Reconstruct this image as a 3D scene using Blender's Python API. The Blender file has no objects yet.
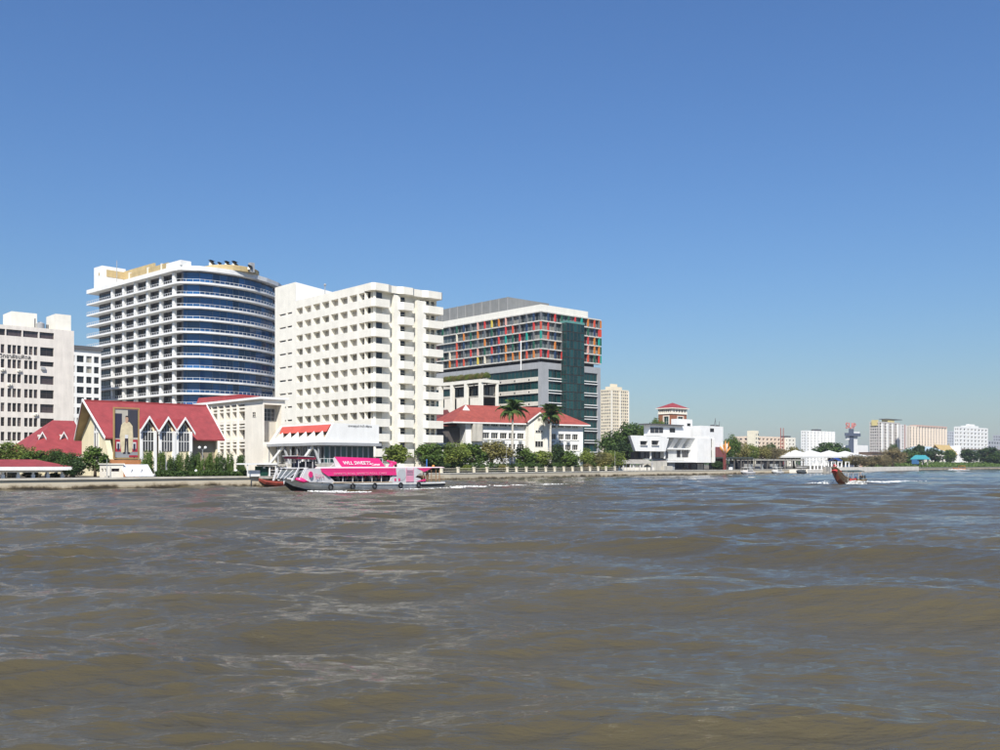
import bpy, math, random
import numpy as np
from mathutils import Vector, Matrix

random.seed(7)
rng = np.random.default_rng(7)
SC = bpy.context.scene
COL = SC.collection
R = math.radians

# ------------------------------------------------------------------ camera, sky, sun, exposure
F, HZ, CH = 950.0, 464.0, 3.6          # focal length in photo pixels, horizon row, eye height
cd = bpy.data.cameras.new('camera')
cam = bpy.data.objects.new('camera', cd)
COL.objects.link(cam)
cam.location = (0, 0, CH)
cam.rotation_euler = (R(90), 0, 0)
cd.sensor_width = 36.0
cd.lens = F / 1000 * 36
cd.shift_y = (HZ - 375) / 1000
cd.clip_start, cd.clip_end = 0.2, 30000
SC.camera = cam

SUN_EL, SUN_AZ = R(46), math.atan2(-0.06, -1.0)     # azimuth as atan2(x, y) of the direction to the sun
world = bpy.data.worlds.new('World')
SC.world = world
world.use_nodes = True
wn = world.node_tree
bg = wn.nodes['Background']
sky = wn.nodes.new('ShaderNodeTexSky')
sky.sky_type = 'NISHITA'
sky.sun_disc = False
sky.sun_elevation = SUN_EL
sky.sun_rotation = SUN_AZ
sky.air_density, sky.dust_density, sky.ozone_density = 1.7, 0.0, 7.5
sky.altitude = 0
tint = wn.nodes.new('ShaderNodeMix')            # white balance of the camera's blue sky, the same in every direction
tint.data_type = 'RGBA'
tint.blend_type = 'MULTIPLY'
tint.inputs['Factor'].default_value = 1
tint.inputs['B'].default_value = (.57, .72, .99, 1)
wn.links.new(sky.outputs[0], tint.inputs['A'])
wn.links.new(tint.outputs['Result'], bg.inputs[0])
bg.inputs[1].default_value = 0.077
sd = bpy.data.lights.new('sun', 'SUN')
sun = bpy.data.objects.new('sun', sd)
COL.objects.link(sun)
sd.energy = 4.9
sd.angle = R(0.53)
sd.color = (1.0, 0.95, 0.86)
to_sun = Vector((math.sin(SUN_AZ) * math.cos(SUN_EL), math.cos(SUN_AZ) * math.cos(SUN_EL), math.sin(SUN_EL)))
sun.rotation_euler = to_sun.to_track_quat('Z', 'Y').to_euler()
SC.view_settings.view_transform = 'Standard'
SC.view_settings.look = 'None'
SC.view_settings.gamma = 1
SC.view_settings.use_curve_mapping = False
SC.view_settings.exposure = 0.5
SC.render.engine = 'CYCLES'

# ------------------------------------------------------------------ helpers
GZ = 1.6                                # ground level over the water
GA = math.atan2(1, 1.1)                 # the street grid: the waterfront runs at this angle


def wx(x, Y): return (x - 500) / F * Y
def wz(y, Y): return CH + (HZ - y) / F * Y


class MB:
    def __init__(s): s.v, s.f, s.m = [], [], []

    def face(s, pts, m=0):
        b = len(s.v)
        s.v += [tuple(p) for p in pts]
        s.f.append(tuple(range(b, b + len(pts))))
        s.m.append(m)

    def hexa(s, p, m=0):
        b = len(s.v)
        s.v += [tuple(q) for q in p]
        for q in ((0, 3, 2, 1), (4, 5, 6, 7), (0, 1, 5, 4), (1, 2, 6, 5), (2, 3, 7, 6), (3, 0, 4, 7)):
            s.f.append(tuple(b + i for i in q))
            s.m.append(m)

    def box(s, x0, x1, y0, y1, z0, z1, m=0):
        s.hexa([(x0, y0, z0), (x1, y0, z0), (x1, y1, z0), (x0, y1, z0), (x0, y0, z1), (x1, y0, z1), (x1, y1, z1), (x0, y1, z1)], m)

    def prism(s, poly, z0, z1, m=0):
        n = len(poly)
        b = len(s.v)
        s.v += [(p[0], p[1], z0) for p in poly] + [(p[0], p[1], z1) for p in poly]
        s.f += [tuple(range(b + n - 1, b - 1, -1)), tuple(range(b + n, b + 2 * n))]
        s.m += [m, m]
        for i in range(n):
            j = (i + 1) % n
            s.f.append((b + i, b + j, b + n + j, b + n + i))
            s.m.append(m)

    def slab(s, poly, off, m=0):       # any planar polygon given thickness along the vector off
        n = len(poly)
        b = len(s.v)
        o = Vector(off)
        s.v += [tuple(p) for p in poly] + [tuple(Vector(p) + o) for p in poly]
        s.f += [tuple(range(b + n - 1, b - 1, -1)), tuple(range(b + n, b + 2 * n))]
        s.m += [m, m]
        for i in range(n):
            j = (i + 1) % n
            s.f.append((b + i, b + j, b + n + j, b + n + i))
            s.m.append(m)

    def tube(s, pts, rad, n=8, m=0, cap=True):
        pts = [Vector(p) for p in pts]
        if not hasattr(rad, '__len__'): rad = [rad] * len(pts)
        b = len(s.v)
        for i, p in enumerate(pts):
            d = (pts[min(i + 1, len(pts) - 1)] - pts[max(i - 1, 0)]).normalized()
            a = d.cross(Vector((0, 0, 1)) if abs(d.z) < .9 else Vector((1, 0, 0))).normalized()
            c = d.cross(a)
            for k in range(n):
                t = 2 * math.pi * k / n
                s.v.append(tuple(p + a * (rad[i] * math.cos(t)) + c * (rad[i] * math.sin(t))))
        for i in range(len(pts) - 1):
            for k in range(n):
                q = (k + 1) % n
                s.f.append((b + i * n + k, b + i * n + q, b + (i + 1) * n + q, b + (i + 1) * n + k))
                s.m.append(m)
        if cap:
            e = b + (len(pts) - 1) * n
            s.f += [tuple(range(b + n - 1, b - 1, -1)), tuple(range(e, e + n))]
            s.m += [m, m]

    def lathe(s, prof, c=(0, 0, 0), n=12, m=0):
        s.tube([(c[0], c[1], c[2] + z) for r, z in prof], [max(r, .001) for r, z in prof], n, m)

    def sphere(s, c, r, m=0, n=8, sz=1.0):
        s.lathe([(r * math.sin(math.pi * i / 6), -r * sz * math.cos(math.pi * i / 6)) for i in range(7)], c, n, m)

    def mesh(s, name, mats, smooth=False):
        me = bpy.data.meshes.new(name)
        me.from_pydata(s.v, [], s.f)
        for t in mats: me.materials.append(t)
        if len(mats) > 1: me.polygons.foreach_set('material_index', s.m)
        if smooth: me.polygons.foreach_set('use_smooth', [True] * len(s.f))
        me.update()
        return me

    def build(s, name, mats, parent=None, smooth=False):
        if not isinstance(mats, (list, tuple)): mats = [mats]
        return put(name, s.mesh(name, mats, smooth), parent)


def put(name, data, parent=None, loc=None, rz=None):
    o = bpy.data.objects.new(name, data)
    COL.objects.link(o)
    if parent is not None: o.parent = parent
    if loc is not None: o.location = loc
    if rz is not None: o.rotation_euler = (0, 0, rz)
    return o


def tag(o, label, cat, group=None):
    o['label'] = label
    o['category'] = cat
    if group: o['group'] = group
    return o


def root(name, label, cat, loc, rz=0.0, group=None):
    return tag(put(name, None, None, loc, rz), label, cat, group)


SPLIT = {'bargeboard', 'rooftop_pipe', 'mullion_post', 'roof_frame', 'window_post', 'roof_post', 'fly_bridge_post', 'canopy_post', 'rib', 'pile', 'recess_post', 'light_strip', 'screen_post', 'plant_room_rib', 'cross_bar', 'seat_back', 'life_jacket', 'roof_tank',
         'brise_soleil_fin', 'board_brace', 'back_panel', 'stall', 'sun_bar', 'dormer_bargeboard', 'gablet_bargeboard', 'cabin_window', 'balcony_stack', 'mast', 'wing_balcony', 'sill_band', 'bay_rib', 'bay_bargeboard', 'pink_motif', 'aerial_rod', 'support', 'rooflight', 'back_screen', 'dormer_pier'}


def part(name, mats, parent, fn, smooth=False):
    mb = MB()
    fn(mb)
    if name in SPLIT:
        par = list(range(len(mb.v)))
        def find(i):
            while par[i] != i: i = par[i]
            return i
        for f in mb.f:
            for q in f[1:]: par[find(q)] = find(f[0])
        comps = {}
        for f, m in zip(mb.f, mb.m): comps.setdefault(find(f[0]), []).append((f, m))
        for fs in comps.values():
            ids = sorted({i for f, m in fs for i in f})
            at = {i: k for k, i in enumerate(ids)}
            one = MB()
            one.v = [mb.v[i] for i in ids]
            one.f = [tuple(at[i] for i in f) for f, m in fs]
            one.m = [m for f, m in fs]
            o = one.build(name, mats, parent, smooth)
        return o
    return mb.build(name, mats, parent, smooth)


def clone(o, parent=None):
    c = o.copy()
    COL.objects.link(c)
    if parent is not None: c.parent = parent
    for ch in list(o.children): clone(ch, c)
    return c


class Fr:
    """local frame of a building: origin at its near corner, u along the river face, v along the side that runs inland"""
    def __init__(s, x, Y, ang=GA, z=GZ):
        s.o = Vector((wx(x, Y), Y))
        s.a, s.z = ang, z
        s.u = Vector((math.cos(ang), math.sin(ang)))
        s.w = Vector((-math.sin(ang), math.cos(ang)))

    def _s(s, o, d, xp):
        k = (xp - 500) / F
        return (k * o.y - o.x) / (d.x - k * d.y)
    def U(s, xp, v=0.0): return s._s(s.o + s.w * v, s.u, xp)
    def V(s, xp, u=0.0): return s._s(s.o + s.u * u, s.w, xp)
    def Z(s, yp, u=0.0, v=0.0): return wz(yp, (s.o + s.u * u + s.w * v).y) - s.z
    def loc(s): return (s.o.x, s.o.y, s.z)
    def L(s, X, Y):
        d = Vector((X, Y)) - s.o
        return (d.dot(s.u), d.dot(s.w))


# ------------------------------------------------------------------ materials
MAT = {}


def mat(name, col, rough=.6, spec=.4, vary=.10, grime=.0, nscale=.4, metal=0.0, bump=0.0, bscale=3.0, coat=0.0, rnd=0.0, lines=None):
    if name in MAT: return MAT[name]
    m = bpy.data.materials.new(name)
    m.use_nodes = True
    nt = m.node_tree
    N, L = nt.nodes, nt.links
    b = N['Principled BSDF']
    b.inputs['Roughness'].default_value = rough
    b.inputs['Specular IOR Level'].default_value = spec
    b.inputs['Metallic'].default_value = metal
    b.inputs['Coat Weight'].default_value = coat
    tc = N.new('ShaderNodeTexCoord')
    rgb = N.new('ShaderNodeRGB')
    rgb.outputs[0].default_value = (*col, 1)
    out = rgb.outputs[0]
    def mult(src, lo, hi, fac):
        mr = N.new('ShaderNodeMapRange')
        mr.inputs['From Min'].default_value, mr.inputs['From Max'].default_value = .3, .7
        mr.inputs['To Min'].default_value, mr.inputs['To Max'].default_value = lo, hi
        L.new(src, mr.inputs['Value'])
        mx = N.new('ShaderNodeMix')
        mx.data_type = 'RGBA'
        mx.blend_type = 'MULTIPLY'
        mx.inputs['Factor'].default_value = fac
        L.new(out, mx.inputs['A'])
        L.new(mr.outputs[0], mx.inputs['B'])
        return mx.outputs['Result']
    if vary:
        n = N.new('ShaderNodeTexNoise')
        n.inputs['Scale'].default_value = nscale
        n.inputs['Detail'].default_value = 5
        L.new(tc.outputs['Object'], n.inputs['Vector'])
        out = mult(n.outputs['Fac'], 1 - vary * 2, 1 + vary * .5, 1)
    if grime:
        mp = N.new('ShaderNodeMapping')
        mp.inputs['Scale'].default_value = (1.1, 1.1, .09)
        L.new(tc.outputs['Object'], mp.inputs['Vector'])
        n = N.new('ShaderNodeTexNoise')
        n.inputs['Scale'].default_value = 1.0
        n.inputs['Detail'].default_value = 6
        n.inputs['Roughness'].default_value = .65
        L.new(mp.outputs[0], n.inputs['Vector'])
        out = mult(n.outputs['Fac'], 1 - grime * 1.6, 1 + grime * .3, 1)
    if rnd:
        oi = N.new('ShaderNodeObjectInfo')
        mr = N.new('ShaderNodeMapRange')
        mr.inputs['To Min'].default_value, mr.inputs['To Max'].default_value = 1 - rnd, 1 + rnd
        L.new(oi.outputs['Random'], mr.inputs['Value'])
        mx = N.new('ShaderNodeMix')
        mx.data_type = 'RGBA'
        mx.blend_type = 'MULTIPLY'
        mx.inputs['Factor'].default_value = 1
        L.new(out, mx.inputs['A'])
        L.new(mr.outputs[0], mx.inputs['B'])
        out = mx.outputs['Result']
    L.new(out, b.inputs['Base Color'])
    if bump or lines:
        bp = N.new('ShaderNodeBump')
        bp.inputs['Strength'].default_value = bump or .5
        bp.inputs['Distance'].default_value = .05
        if lines:                       # ribs of a tiled or sheet roof along one axis
            w = N.new('ShaderNodeTexWave')
            w.bands_direction = lines[0]
            w.inputs['Scale'].default_value = lines[1]
            w.inputs['Distortion'].default_value = .3
            L.new(tc.outputs['Object'], w.inputs['Vector'])
            L.new(w.outputs['Fac'], bp.inputs['Height'])
        else:
            n = N.new('ShaderNodeTexNoise')
            n.inputs['Scale'].default_value = bscale
            n.inputs['Detail'].default_value = 4
            L.new(tc.outputs['Object'], n.inputs['Vector'])
            L.new(n.outputs['Fac'], bp.inputs['Height'])
        L.new(bp.outputs[0], b.inputs['Normal'])
    MAT[name] = m
    return m


def glass(name, col, rough=.06, rnd=.5, curtain=.0, ccol=(.35, .33, .28)):
    """window glazing that mirrors the sky; some panes carry a pale blind behind the glass"""
    if name in MAT: return MAT[name]
    m = bpy.data.materials.new(name)
    m.use_nodes = True
    N, L = m.node_tree.nodes, m.node_tree.links
    b = N['Principled BSDF']
    b.inputs['Roughness'].default_value = rough
    b.inputs['Specular IOR Level'].default_value = .6
    oi = N.new('ShaderNodeObjectInfo')
    tc = N.new('ShaderNodeTexCoord')
    rp = N.new('ShaderNodeValToRGB')
    rp.color_ramp.interpolation = 'CONSTANT' if curtain else 'LINEAR'
    e = rp.color_ramp.elements
    e[0].color = (*[c * (1 - rnd) for c in col], 1)
    e[1].position = 1 - curtain if curtain else 1
    e[1].color = (*ccol, 1) if curtain else (*[c * (1 + rnd) for c in col], 1)
    if curtain:
        k = e.new((1 - curtain) * .5)
        k.color = (*[c * (1 + rnd) for c in col], 1)
    L.new(oi.outputs['Random'], rp.inputs['Fac'])
    L.new(rp.outputs[0], b.inputs['Base Color'])
    n = N.new('ShaderNodeTexNoise')     # panes are never quite flat
    n.inputs['Scale'].default_value = .7
    L.new(tc.outputs['Object'], n.inputs['Vector'])
    bp = N.new('ShaderNodeBump')
    bp.inputs['Strength'].default_value = .12
    bp.inputs['Distance'].default_value = .05
    L.new(n.outputs['Fac'], bp.inputs['Height'])
    L.new(bp.outputs[0], b.inputs['Normal'])
    MAT[name] = m
    return m


def leafmat(name, col, tr=.22):
    if name in MAT: return MAT[name]
    m = bpy.data.materials.new(name)
    m.use_nodes = True
    N, L = m.node_tree.nodes, m.node_tree.links
    b = N['Principled BSDF']
    b.inputs['Roughness'].default_value = .55
    b.inputs['Specular IOR Level'].default_value = .25
    tc = N.new('ShaderNodeTexCoord')
    n = N.new('ShaderNodeTexNoise')
    n.inputs['Scale'].default_value = 1.3
    n.inputs['Detail'].default_value = 4
    L.new(tc.outputs['Object'], n.inputs['Vector'])
    rp = N.new('ShaderNodeValToRGB')
    rp.color_ramp.elements[0].position, rp.color_ramp.elements[1].position = .32, .7
    rp.color_ramp.elements[0].color = (*[c * .55 for c in col], 1)
    rp.color_ramp.elements[1].color = (col[0] * 1.75, col[1] * 1.4, col[2] * 1.1, 1)
    L.new(n.outputs['Fac'], rp.inputs['Fac'])
    L.new(rp.outputs[0], b.inputs['Base Color'])
    t = N.new('ShaderNodeBsdfTranslucent')
    L.new(rp.outputs[0], t.inputs['Color'])
    mx = N.new('ShaderNodeMixShader')
    mx.inputs[0].default_value = tr
    L.new(b.outputs[0], mx.inputs[1])
    L.new(t.outputs[0], mx.inputs[2])
    L.new(mx.outputs[0], N['Material Output'].inputs['Surface'])
    MAT[name] = m
    return m


WHITE = mat('white_paint', (.80, .80, .78), grime=.045, vary=.04)
CREAM = mat('cream_paint', (.80, .755, .66), grime=.045, vary=.05)
IVORY = mat('ivory_paint', (.82, .79, .70), grime=.045, vary=.05)
PALEPINK = mat('pale_pinkish_paint', (.74, .69, .63), grime=.12, vary=.05)
CONC = mat('concrete', (.42, .40, .36), grime=.25, vary=.12, rough=.85)
LCONC = mat('light_concrete', (.60, .57, .50), grime=.25, vary=.10, rough=.8)
GREYM = mat('grey_cladding', (.36, .37, .38), grime=.08, vary=.05, rough=.45)
GREYD = mat('dark_grey_metal', (.10, .10, .105), vary=.05, rough=.45)
ROOFR = mat('crimson_roof_tile', (.34, .056, .060), rough=.6, vary=.10, nscale=.8, grime=.12, lines=('X', 3.2))
ROOFO = mat('vermilion_roof_tile', (.36, .082, .060), rough=.6, vary=.12, nscale=.8, grime=.12, lines=('X', 3.2))
YELLOW = mat('pale_yellow_render', (.80, .71, .48), grime=.12, vary=.05)
TAN = mat('tan_panel', (.52, .40, .20), grime=.10, vary=.08)
BROWNW = mat('brown_soffit', (.42, .30, .15), vary=.15)
EAVESHADE = mat('eave_shade_wall', (.33, .28, .19), vary=.1, grime=.1)  # shade under the eaves put into the wall colour
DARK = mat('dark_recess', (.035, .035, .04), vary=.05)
BLACK = mat('black_plastic', (.015, .015, .016), rough=.4, vary=0)
GDARK = glass('dark_window_glass', (.022, .024, .03), curtain=.18)
GBROWN = glass('brown_tinted_glass', (.045, .033, .035), curtain=.12, ccol=(.16, .13, .12))
GFIN = glass('grey_green_glass', (.055, .070, .072), rnd=.5, curtain=.12, ccol=(.20, .20, .18))
GVOID = glass('shaded_balcony_glass', (.016, .017, .022), rnd=.5)
GBLUE = glass('blue_curtain_glass', (.010, .068, .19), rough=.05, rnd=.55)
GGREEN = glass('green_curtain_glass', (.007, .042, .042), rough=.05, rnd=.45)
GBACK = glass('ward_window_glass', (.20, .19, .165), rough=.3, rnd=.3, curtain=.35, ccol=(.38, .35, .30))
FRAMEW = mat('white_frame', (.72, .72, .70), vary=.03)
FRAMED = mat('bronze_frame', (.06, .05, .045), vary=.03)

# ------------------------------------------------------------------ facades: walls with real openings, a window object in each


def fp(face, a, d, z):                 # face = ('R', v0) or ('L', u0); d goes inward
    return (a, face[1] + d, z) if face[0] == 'R' else (face[1] + d, a, z)


def facade(mb, face, a0, a1, z0, z1, holes, depth=.35, m=0):
    aa = sorted({round(q, 4) for q in [a0, a1] + [h[0] for h in holes] + [h[1] for h in holes] if a0 - 1e-6 <= q <= a1 + 1e-6})
    zz = sorted({round(q, 4) for q in [z0, z1] + [h[2] for h in holes] + [h[3] for h in holes]})
    hs = [tuple(round(q, 4) for q in h) for h in holes]
    hz = {}
    for j in range(len(zz) - 1):
        zc = (zz[j] + zz[j + 1]) / 2
        row = [h for h in hs if h[2] < zc < h[3]]
        st = None
        for i in range(len(aa) - 1):
            ac = (aa[i] + aa[i + 1]) / 2
            op = any(h[0] < ac < h[1] for h in row)
            if not op and st is None: st = aa[i]
            if st is not None and (op or i == len(aa) - 2):
                en = aa[i] if op else aa[i + 1]
                mb.face([fp(face, st, 0, zz[j]), fp(face, en, 0, zz[j]), fp(face, en, 0, zz[j + 1]), fp(face, st, 0, zz[j + 1])], m)
                st = None
    for (h0, h1, b0, b1) in hs:
        q = [(h0, b0), (h1, b0), (h1, b1), (h0, b1)]
        for i in range(4):
            p, r = q[i], q[(i + 1) % 4]
            mb.face([fp(face, p[0], 0, p[1]), fp(face, r[0], 0, r[1]), fp(face, r[0], depth, r[1]), fp(face, p[0], depth, p[1])], m)


WCACHE = {}


def window_mesh(w, h, nv=1, nh=0, fr=FRAMEW, gl=GDARK, bar=.07):
    key = (round(w, 1), round(h, 1), nv, nh, fr.name, gl.name)
    if key in WCACHE: return WCACHE[key]
    mb = MB()
    mb.face([(0, 0, 0), (w, 0, 0), (w, 0, h), (0, 0, h)], 1)
    for i in range(nv + 2):
        x = (w - bar) * i / (nv + 1)
        mb.box(x, x + bar, -.06, -.004, 0, h, 0)
    for j in range(nh + 2):
        z = (h - bar) * j / (nh + 1)
        mb.box(0, w, -.063, -.003, z, z + bar, 0)
    WCACHE[key] = mb.mesh('window', [fr, gl])
    return WCACHE[key]


def windows(parent, face, holes, depth, nv=1, nh=0, fr=FRAMEW, gl=GDARK, name='window', bar=.07):
    for (a0, a1, z0, z1) in holes:
        me = window_mesh(a1 - a0, z1 - z0, nv, nh, fr, gl, bar)
        if face[0] == 'R': put(name, me, parent, (a0, face[1] + depth, z0), 0)
        else: put(name, me, parent, (face[1] + depth, a1, z0), -math.pi / 2)


def grid_holes(a0, a1, n, z0, z1, m, fw=.6, fh=.5, off=.5):
    pa, pz = (a1 - a0) / n, (z1 - z0) / m
    return [(a0 + pa * (i + .5 - fw / 2), a0 + pa * (i + .5 + fw / 2), z0 + pz * (j + off - fh / 2), z0 + pz * (j + off + fh / 2)) for j in range(m) for i in range(n)]


def text(name, s, size, mt, parent, loc, rot, extrude=.03, width=None):
    cu = bpy.data.curves.new(name, 'FONT')
    cu.body = s
    cu.size = size
    cu.extrude = extrude
    t = bpy.data.objects.new('lettering_source', cu)
    COL.objects.link(t)
    dg = bpy.context.evaluated_depsgraph_get()
    me = bpy.data.meshes.new_from_object(t.evaluated_get(dg))
    bpy.data.objects.remove(t)
    bpy.data.curves.remove(cu)
    me.materials.clear()
    me.materials.append(mt)
    if width and len(me.vertices):
        xs = [v.co.x for v in me.vertices]
        k = width / max(max(xs) - min(xs), .01)
        for v in me.vertices: v.co.x = (v.co.x - min(xs)) * k
    o = put(name, me, parent, loc)
    o.rotation_euler = rot
    return o

# ------------------------------------------------------------------ setting: river, land, river walls
from mathutils.geometry import tessellate_polygon


def water_material():
    m = bpy.data.materials.new('muddy_river_water')
    m.use_nodes = True
    N, L = m.node_tree.nodes, m.node_tree.links
    b = N['Principled BSDF']
    b.inputs['IOR'].default_value = 1.333
    b.inputs['Specular IOR Level'].default_value = .5
    b.inputs['Roughness'].default_value = .05
    tc = N.new('ShaderNodeTexCoord')
    n0 = N.new('ShaderNodeTexNoise')     # drifting silt
    n0.inputs['Scale'].default_value = .05
    n0.inputs['Detail'].default_value = 4
    L.new(tc.outputs['Object'], n0.inputs['Vector'])
    rp = N.new('ShaderNodeValToRGB')
    rp.color_ramp.elements[0].position, rp.color_ramp.elements[1].position = .35, .65
    rp.color_ramp.elements[0].color = (.064, .054, .030, 1)
    rp.color_ramp.elements[1].color = (.086, .073, .042, 1)
    L.new(n0.outputs['Fac'], rp.inputs['Fac'])
    L.new(rp.outputs[0], b.inputs['Base Color'])
    def ripple(scale, sx, sy, rot, detail, rough=.55):
        mp = N.new('ShaderNodeMapping')
        mp.inputs['Scale'].default_value = (sx, sy, 1)
        mp.inputs['Rotation'].default_value = (0, 0, R(rot))
        L.new(tc.outputs['Object'], mp.inputs['Vector'])
        n = N.new('ShaderNodeTexNoise')
        n.inputs['Scale'].default_value = scale
        n.inputs['Detail'].default_value = detail
        n.inputs['Roughness'].default_value = rough
        n.inputs['Distortion'].default_value = .35
        L.new(mp.outputs[0], n.inputs['Vector'])
        return n.outputs['Fac']
    def crest(src):                      # fold the noise so that the ripples get sharp crests
        x = src
        for op, v in (('MULTIPLY_ADD', None), ('ABSOLUTE', None), ('SUBTRACT', 1.0)):
            mt = N.new('ShaderNodeMath')
            mt.operation = op
            if op == 'MULTIPLY_ADD':
                L.new(x, mt.inputs[0])
                mt.inputs[1].default_value, mt.inputs[2].default_value = 2.0, -1.0
            elif op == 'ABSOLUTE': L.new(x, mt.inputs[0])
            else:
                mt.inputs[0].default_value = v
                L.new(x, mt.inputs[1])
            x = mt.outputs[0]
        return x
    # gust patches change how rippled the surface is
    gust = N.new('ShaderNodeMapRange')
    gust.inputs['From Min'].default_value, gust.inputs['From Max'].default_value = .35, .65
    gust.inputs['To Min'].default_value, gust.inputs['To Max'].default_value = .6, 1.0
    L.new(ripple(.09, 1, 1.6, 20, 3), gust.inputs['Value'])
    prev = None
    for sc, sx, sy, rot, det, dist, fold in ((1.0, .5, 1.4, 10, 6, .13, False), (3.4, .5, 1.4, -12, 6, .060, False), (9.0, .55, 1.4, 6, 4, .022, False), (1.9, .35, 1.6, -20, 3, .022, True)):
        bp = N.new('ShaderNodeBump')
        bp.inputs['Distance'].default_value = dist
        L.new(gust.outputs[0], bp.inputs['Strength'])
        h = ripple(sc, sx, sy, rot, det, .6)
        L.new(crest(h) if fold else h, bp.inputs['Height'])
        if prev: L.new(prev, bp.inputs['Normal'])
        prev = bp.outputs[0]
    L.new(prev, b.inputs['Normal'])
    return m


def make_river():
    ds, d = [], 1.6
    while d < 170:
        ds.append(d)
        d += max(.03, d * .0034)
    while d < 900:
        ds.append(d)
        d += d * .0075
    ds += [1000, 1300, 1800, 3000, 5000]
    ds = np.array(ds)
    ks = np.concatenate([np.linspace(-1.8, -.76, 60)[:-1], np.linspace(-.76, .76, 620), np.linspace(.76, 1.8, 60)[1:]])
    X = np.outer(ds, ks).ravel()
    Y = np.repeat(ds, len(ks))
    step = np.maximum(np.repeat(np.gradient(ds), len(ks)), .45 * np.outer(ds, np.gradient(ks)).ravel())
    dx, dy, dz = np.zeros_like(X), np.zeros_like(X), np.zeros_like(X)
    r = np.random.default_rng(21)
    # slow swell of passing boats, wind chop, small chop
    comps = []
    for lam, amp, base, spread, n in ((11.0, .078, -108, 12, 4), (6.5, .078, -114, 14, 5), (5.0, .048, -74, 12, 4), (3.4, .022, -100, 20, 8), (2.2, .0130, -84, 24, 10), (1.4, .0078, -104, 26, 14), (.9, .0054, -80, 28, 16), (.55, .0033, -96, 30, 18), (.34, .0020, -90, 32, 18)):
        for i in range(n):
            l = lam * r.uniform(.75, 1.3)
            comps.append((l, amp * r.uniform(.5, 1.3), R(base + r.uniform(-spread, spread)), r.uniform(0, 6.283)))
    gx = .5 + .5 * np.sin(X * .11 + 1.3 * np.sin(Y * .07)) * np.sin(Y * .13 + 1.1 * np.sin(X * .05) + 1.0)
    for l, a, th, ph in comps:
        k = 2 * math.pi / l
        cx, cy = math.cos(th), math.sin(th)
        att = np.clip((l / (step * 2.6) - .6) / 1.0, 0, 1)
        if l < 3: att = att * (.55 + .6 * gx)
        p = k * (X * cx + Y * cy) + ph + .35 * np.sin(X * .21 * cy - Y * .17 * cx + ph * 2)
        s, c = np.sin(p), np.cos(p)
        q = .70
        dz += a * att * c
        dx -= q * a * att * cx * s
        dy -= q * a * att * cy * s
    nr, nc = len(ds), len(ks)
    co = np.stack([X + dx, Y + dy, dz], 1)
    i = np.arange(nr - 1)[:, None] * nc + np.arange(nc - 1)[None, :]
    f = np.stack([i, i + 1, i + nc + 1, i + nc], -1).reshape(-1, 4)
    nv = len(co)
    e1, d1 = 1.8 * 1.6, 1.6
    extra = np.array([(-e1, d1, 0), (-9000, 5000, 0), (-9000, 1000, 0), (-9000, -3000, 0), (9000, -3000, 0), (9000, 1000, 0), (9000, 5000, 0), (e1, d1, 0)], float)
    co = np.vstack([co, extra])
    fx = np.array([(nv, nv + 1, nv + 2, nv + 3), (nv, nv + 3, nv + 4, nv + 7), (nv + 7, nv + 4, nv + 5, nv + 6)])
    f = np.vstack([f, fx]).astype(np.int32)
    me = bpy.data.meshes.new('river')
    me.vertices.add(len(co))
    me.vertices.foreach_set('co', co.astype(np.float32).ravel())
    me.loops.add(f.size)
    me.loops.foreach_set('vertex_index', f.ravel())
    me.polygons.add(len(f))
    me.polygons.foreach_set('loop_start', np.arange(0, f.size, 4, dtype=np.int32))
    me.polygons.foreach_set('use_smooth', np.ones(len(f), bool))
    me.update(calc_edges=True)
    me.materials.append(water_material())
    o = put('river', me)
    o['kind'] = 'structure'


make_river()

BANK = [(-600, -407), (-66.7, 126.3), (-35.6, 156.2), (-45, 167), (-15.5, 204), (-11, 209), (28, 267), (83, 329), (114, 361), (232, 528), (340, 646), (2600, 3100)]
GROUND = mat('ground_earth', (.17, .15, .11), vary=.25, nscale=.15, rough=.9)
PAVE = mat('promenade_paving', (.58, .54, .46), vary=.15, nscale=.5, rough=.85)


def make_land():
    poly = [Vector((x, y, GZ)) for x, y in BANK] + [Vector((2600, 7000, GZ)), Vector((-7000, 7000, GZ)), Vector((-7000, -407, GZ))]
    me = bpy.data.meshes.new('ground')
    me.from_pydata([tuple(p) for p in poly], [], [tuple(t) for t in tessellate_polygon([poly])])
    me.materials.append(GROUND)
    o = put('ground', me)
    o['kind'] = 'structure'


make_land()


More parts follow.
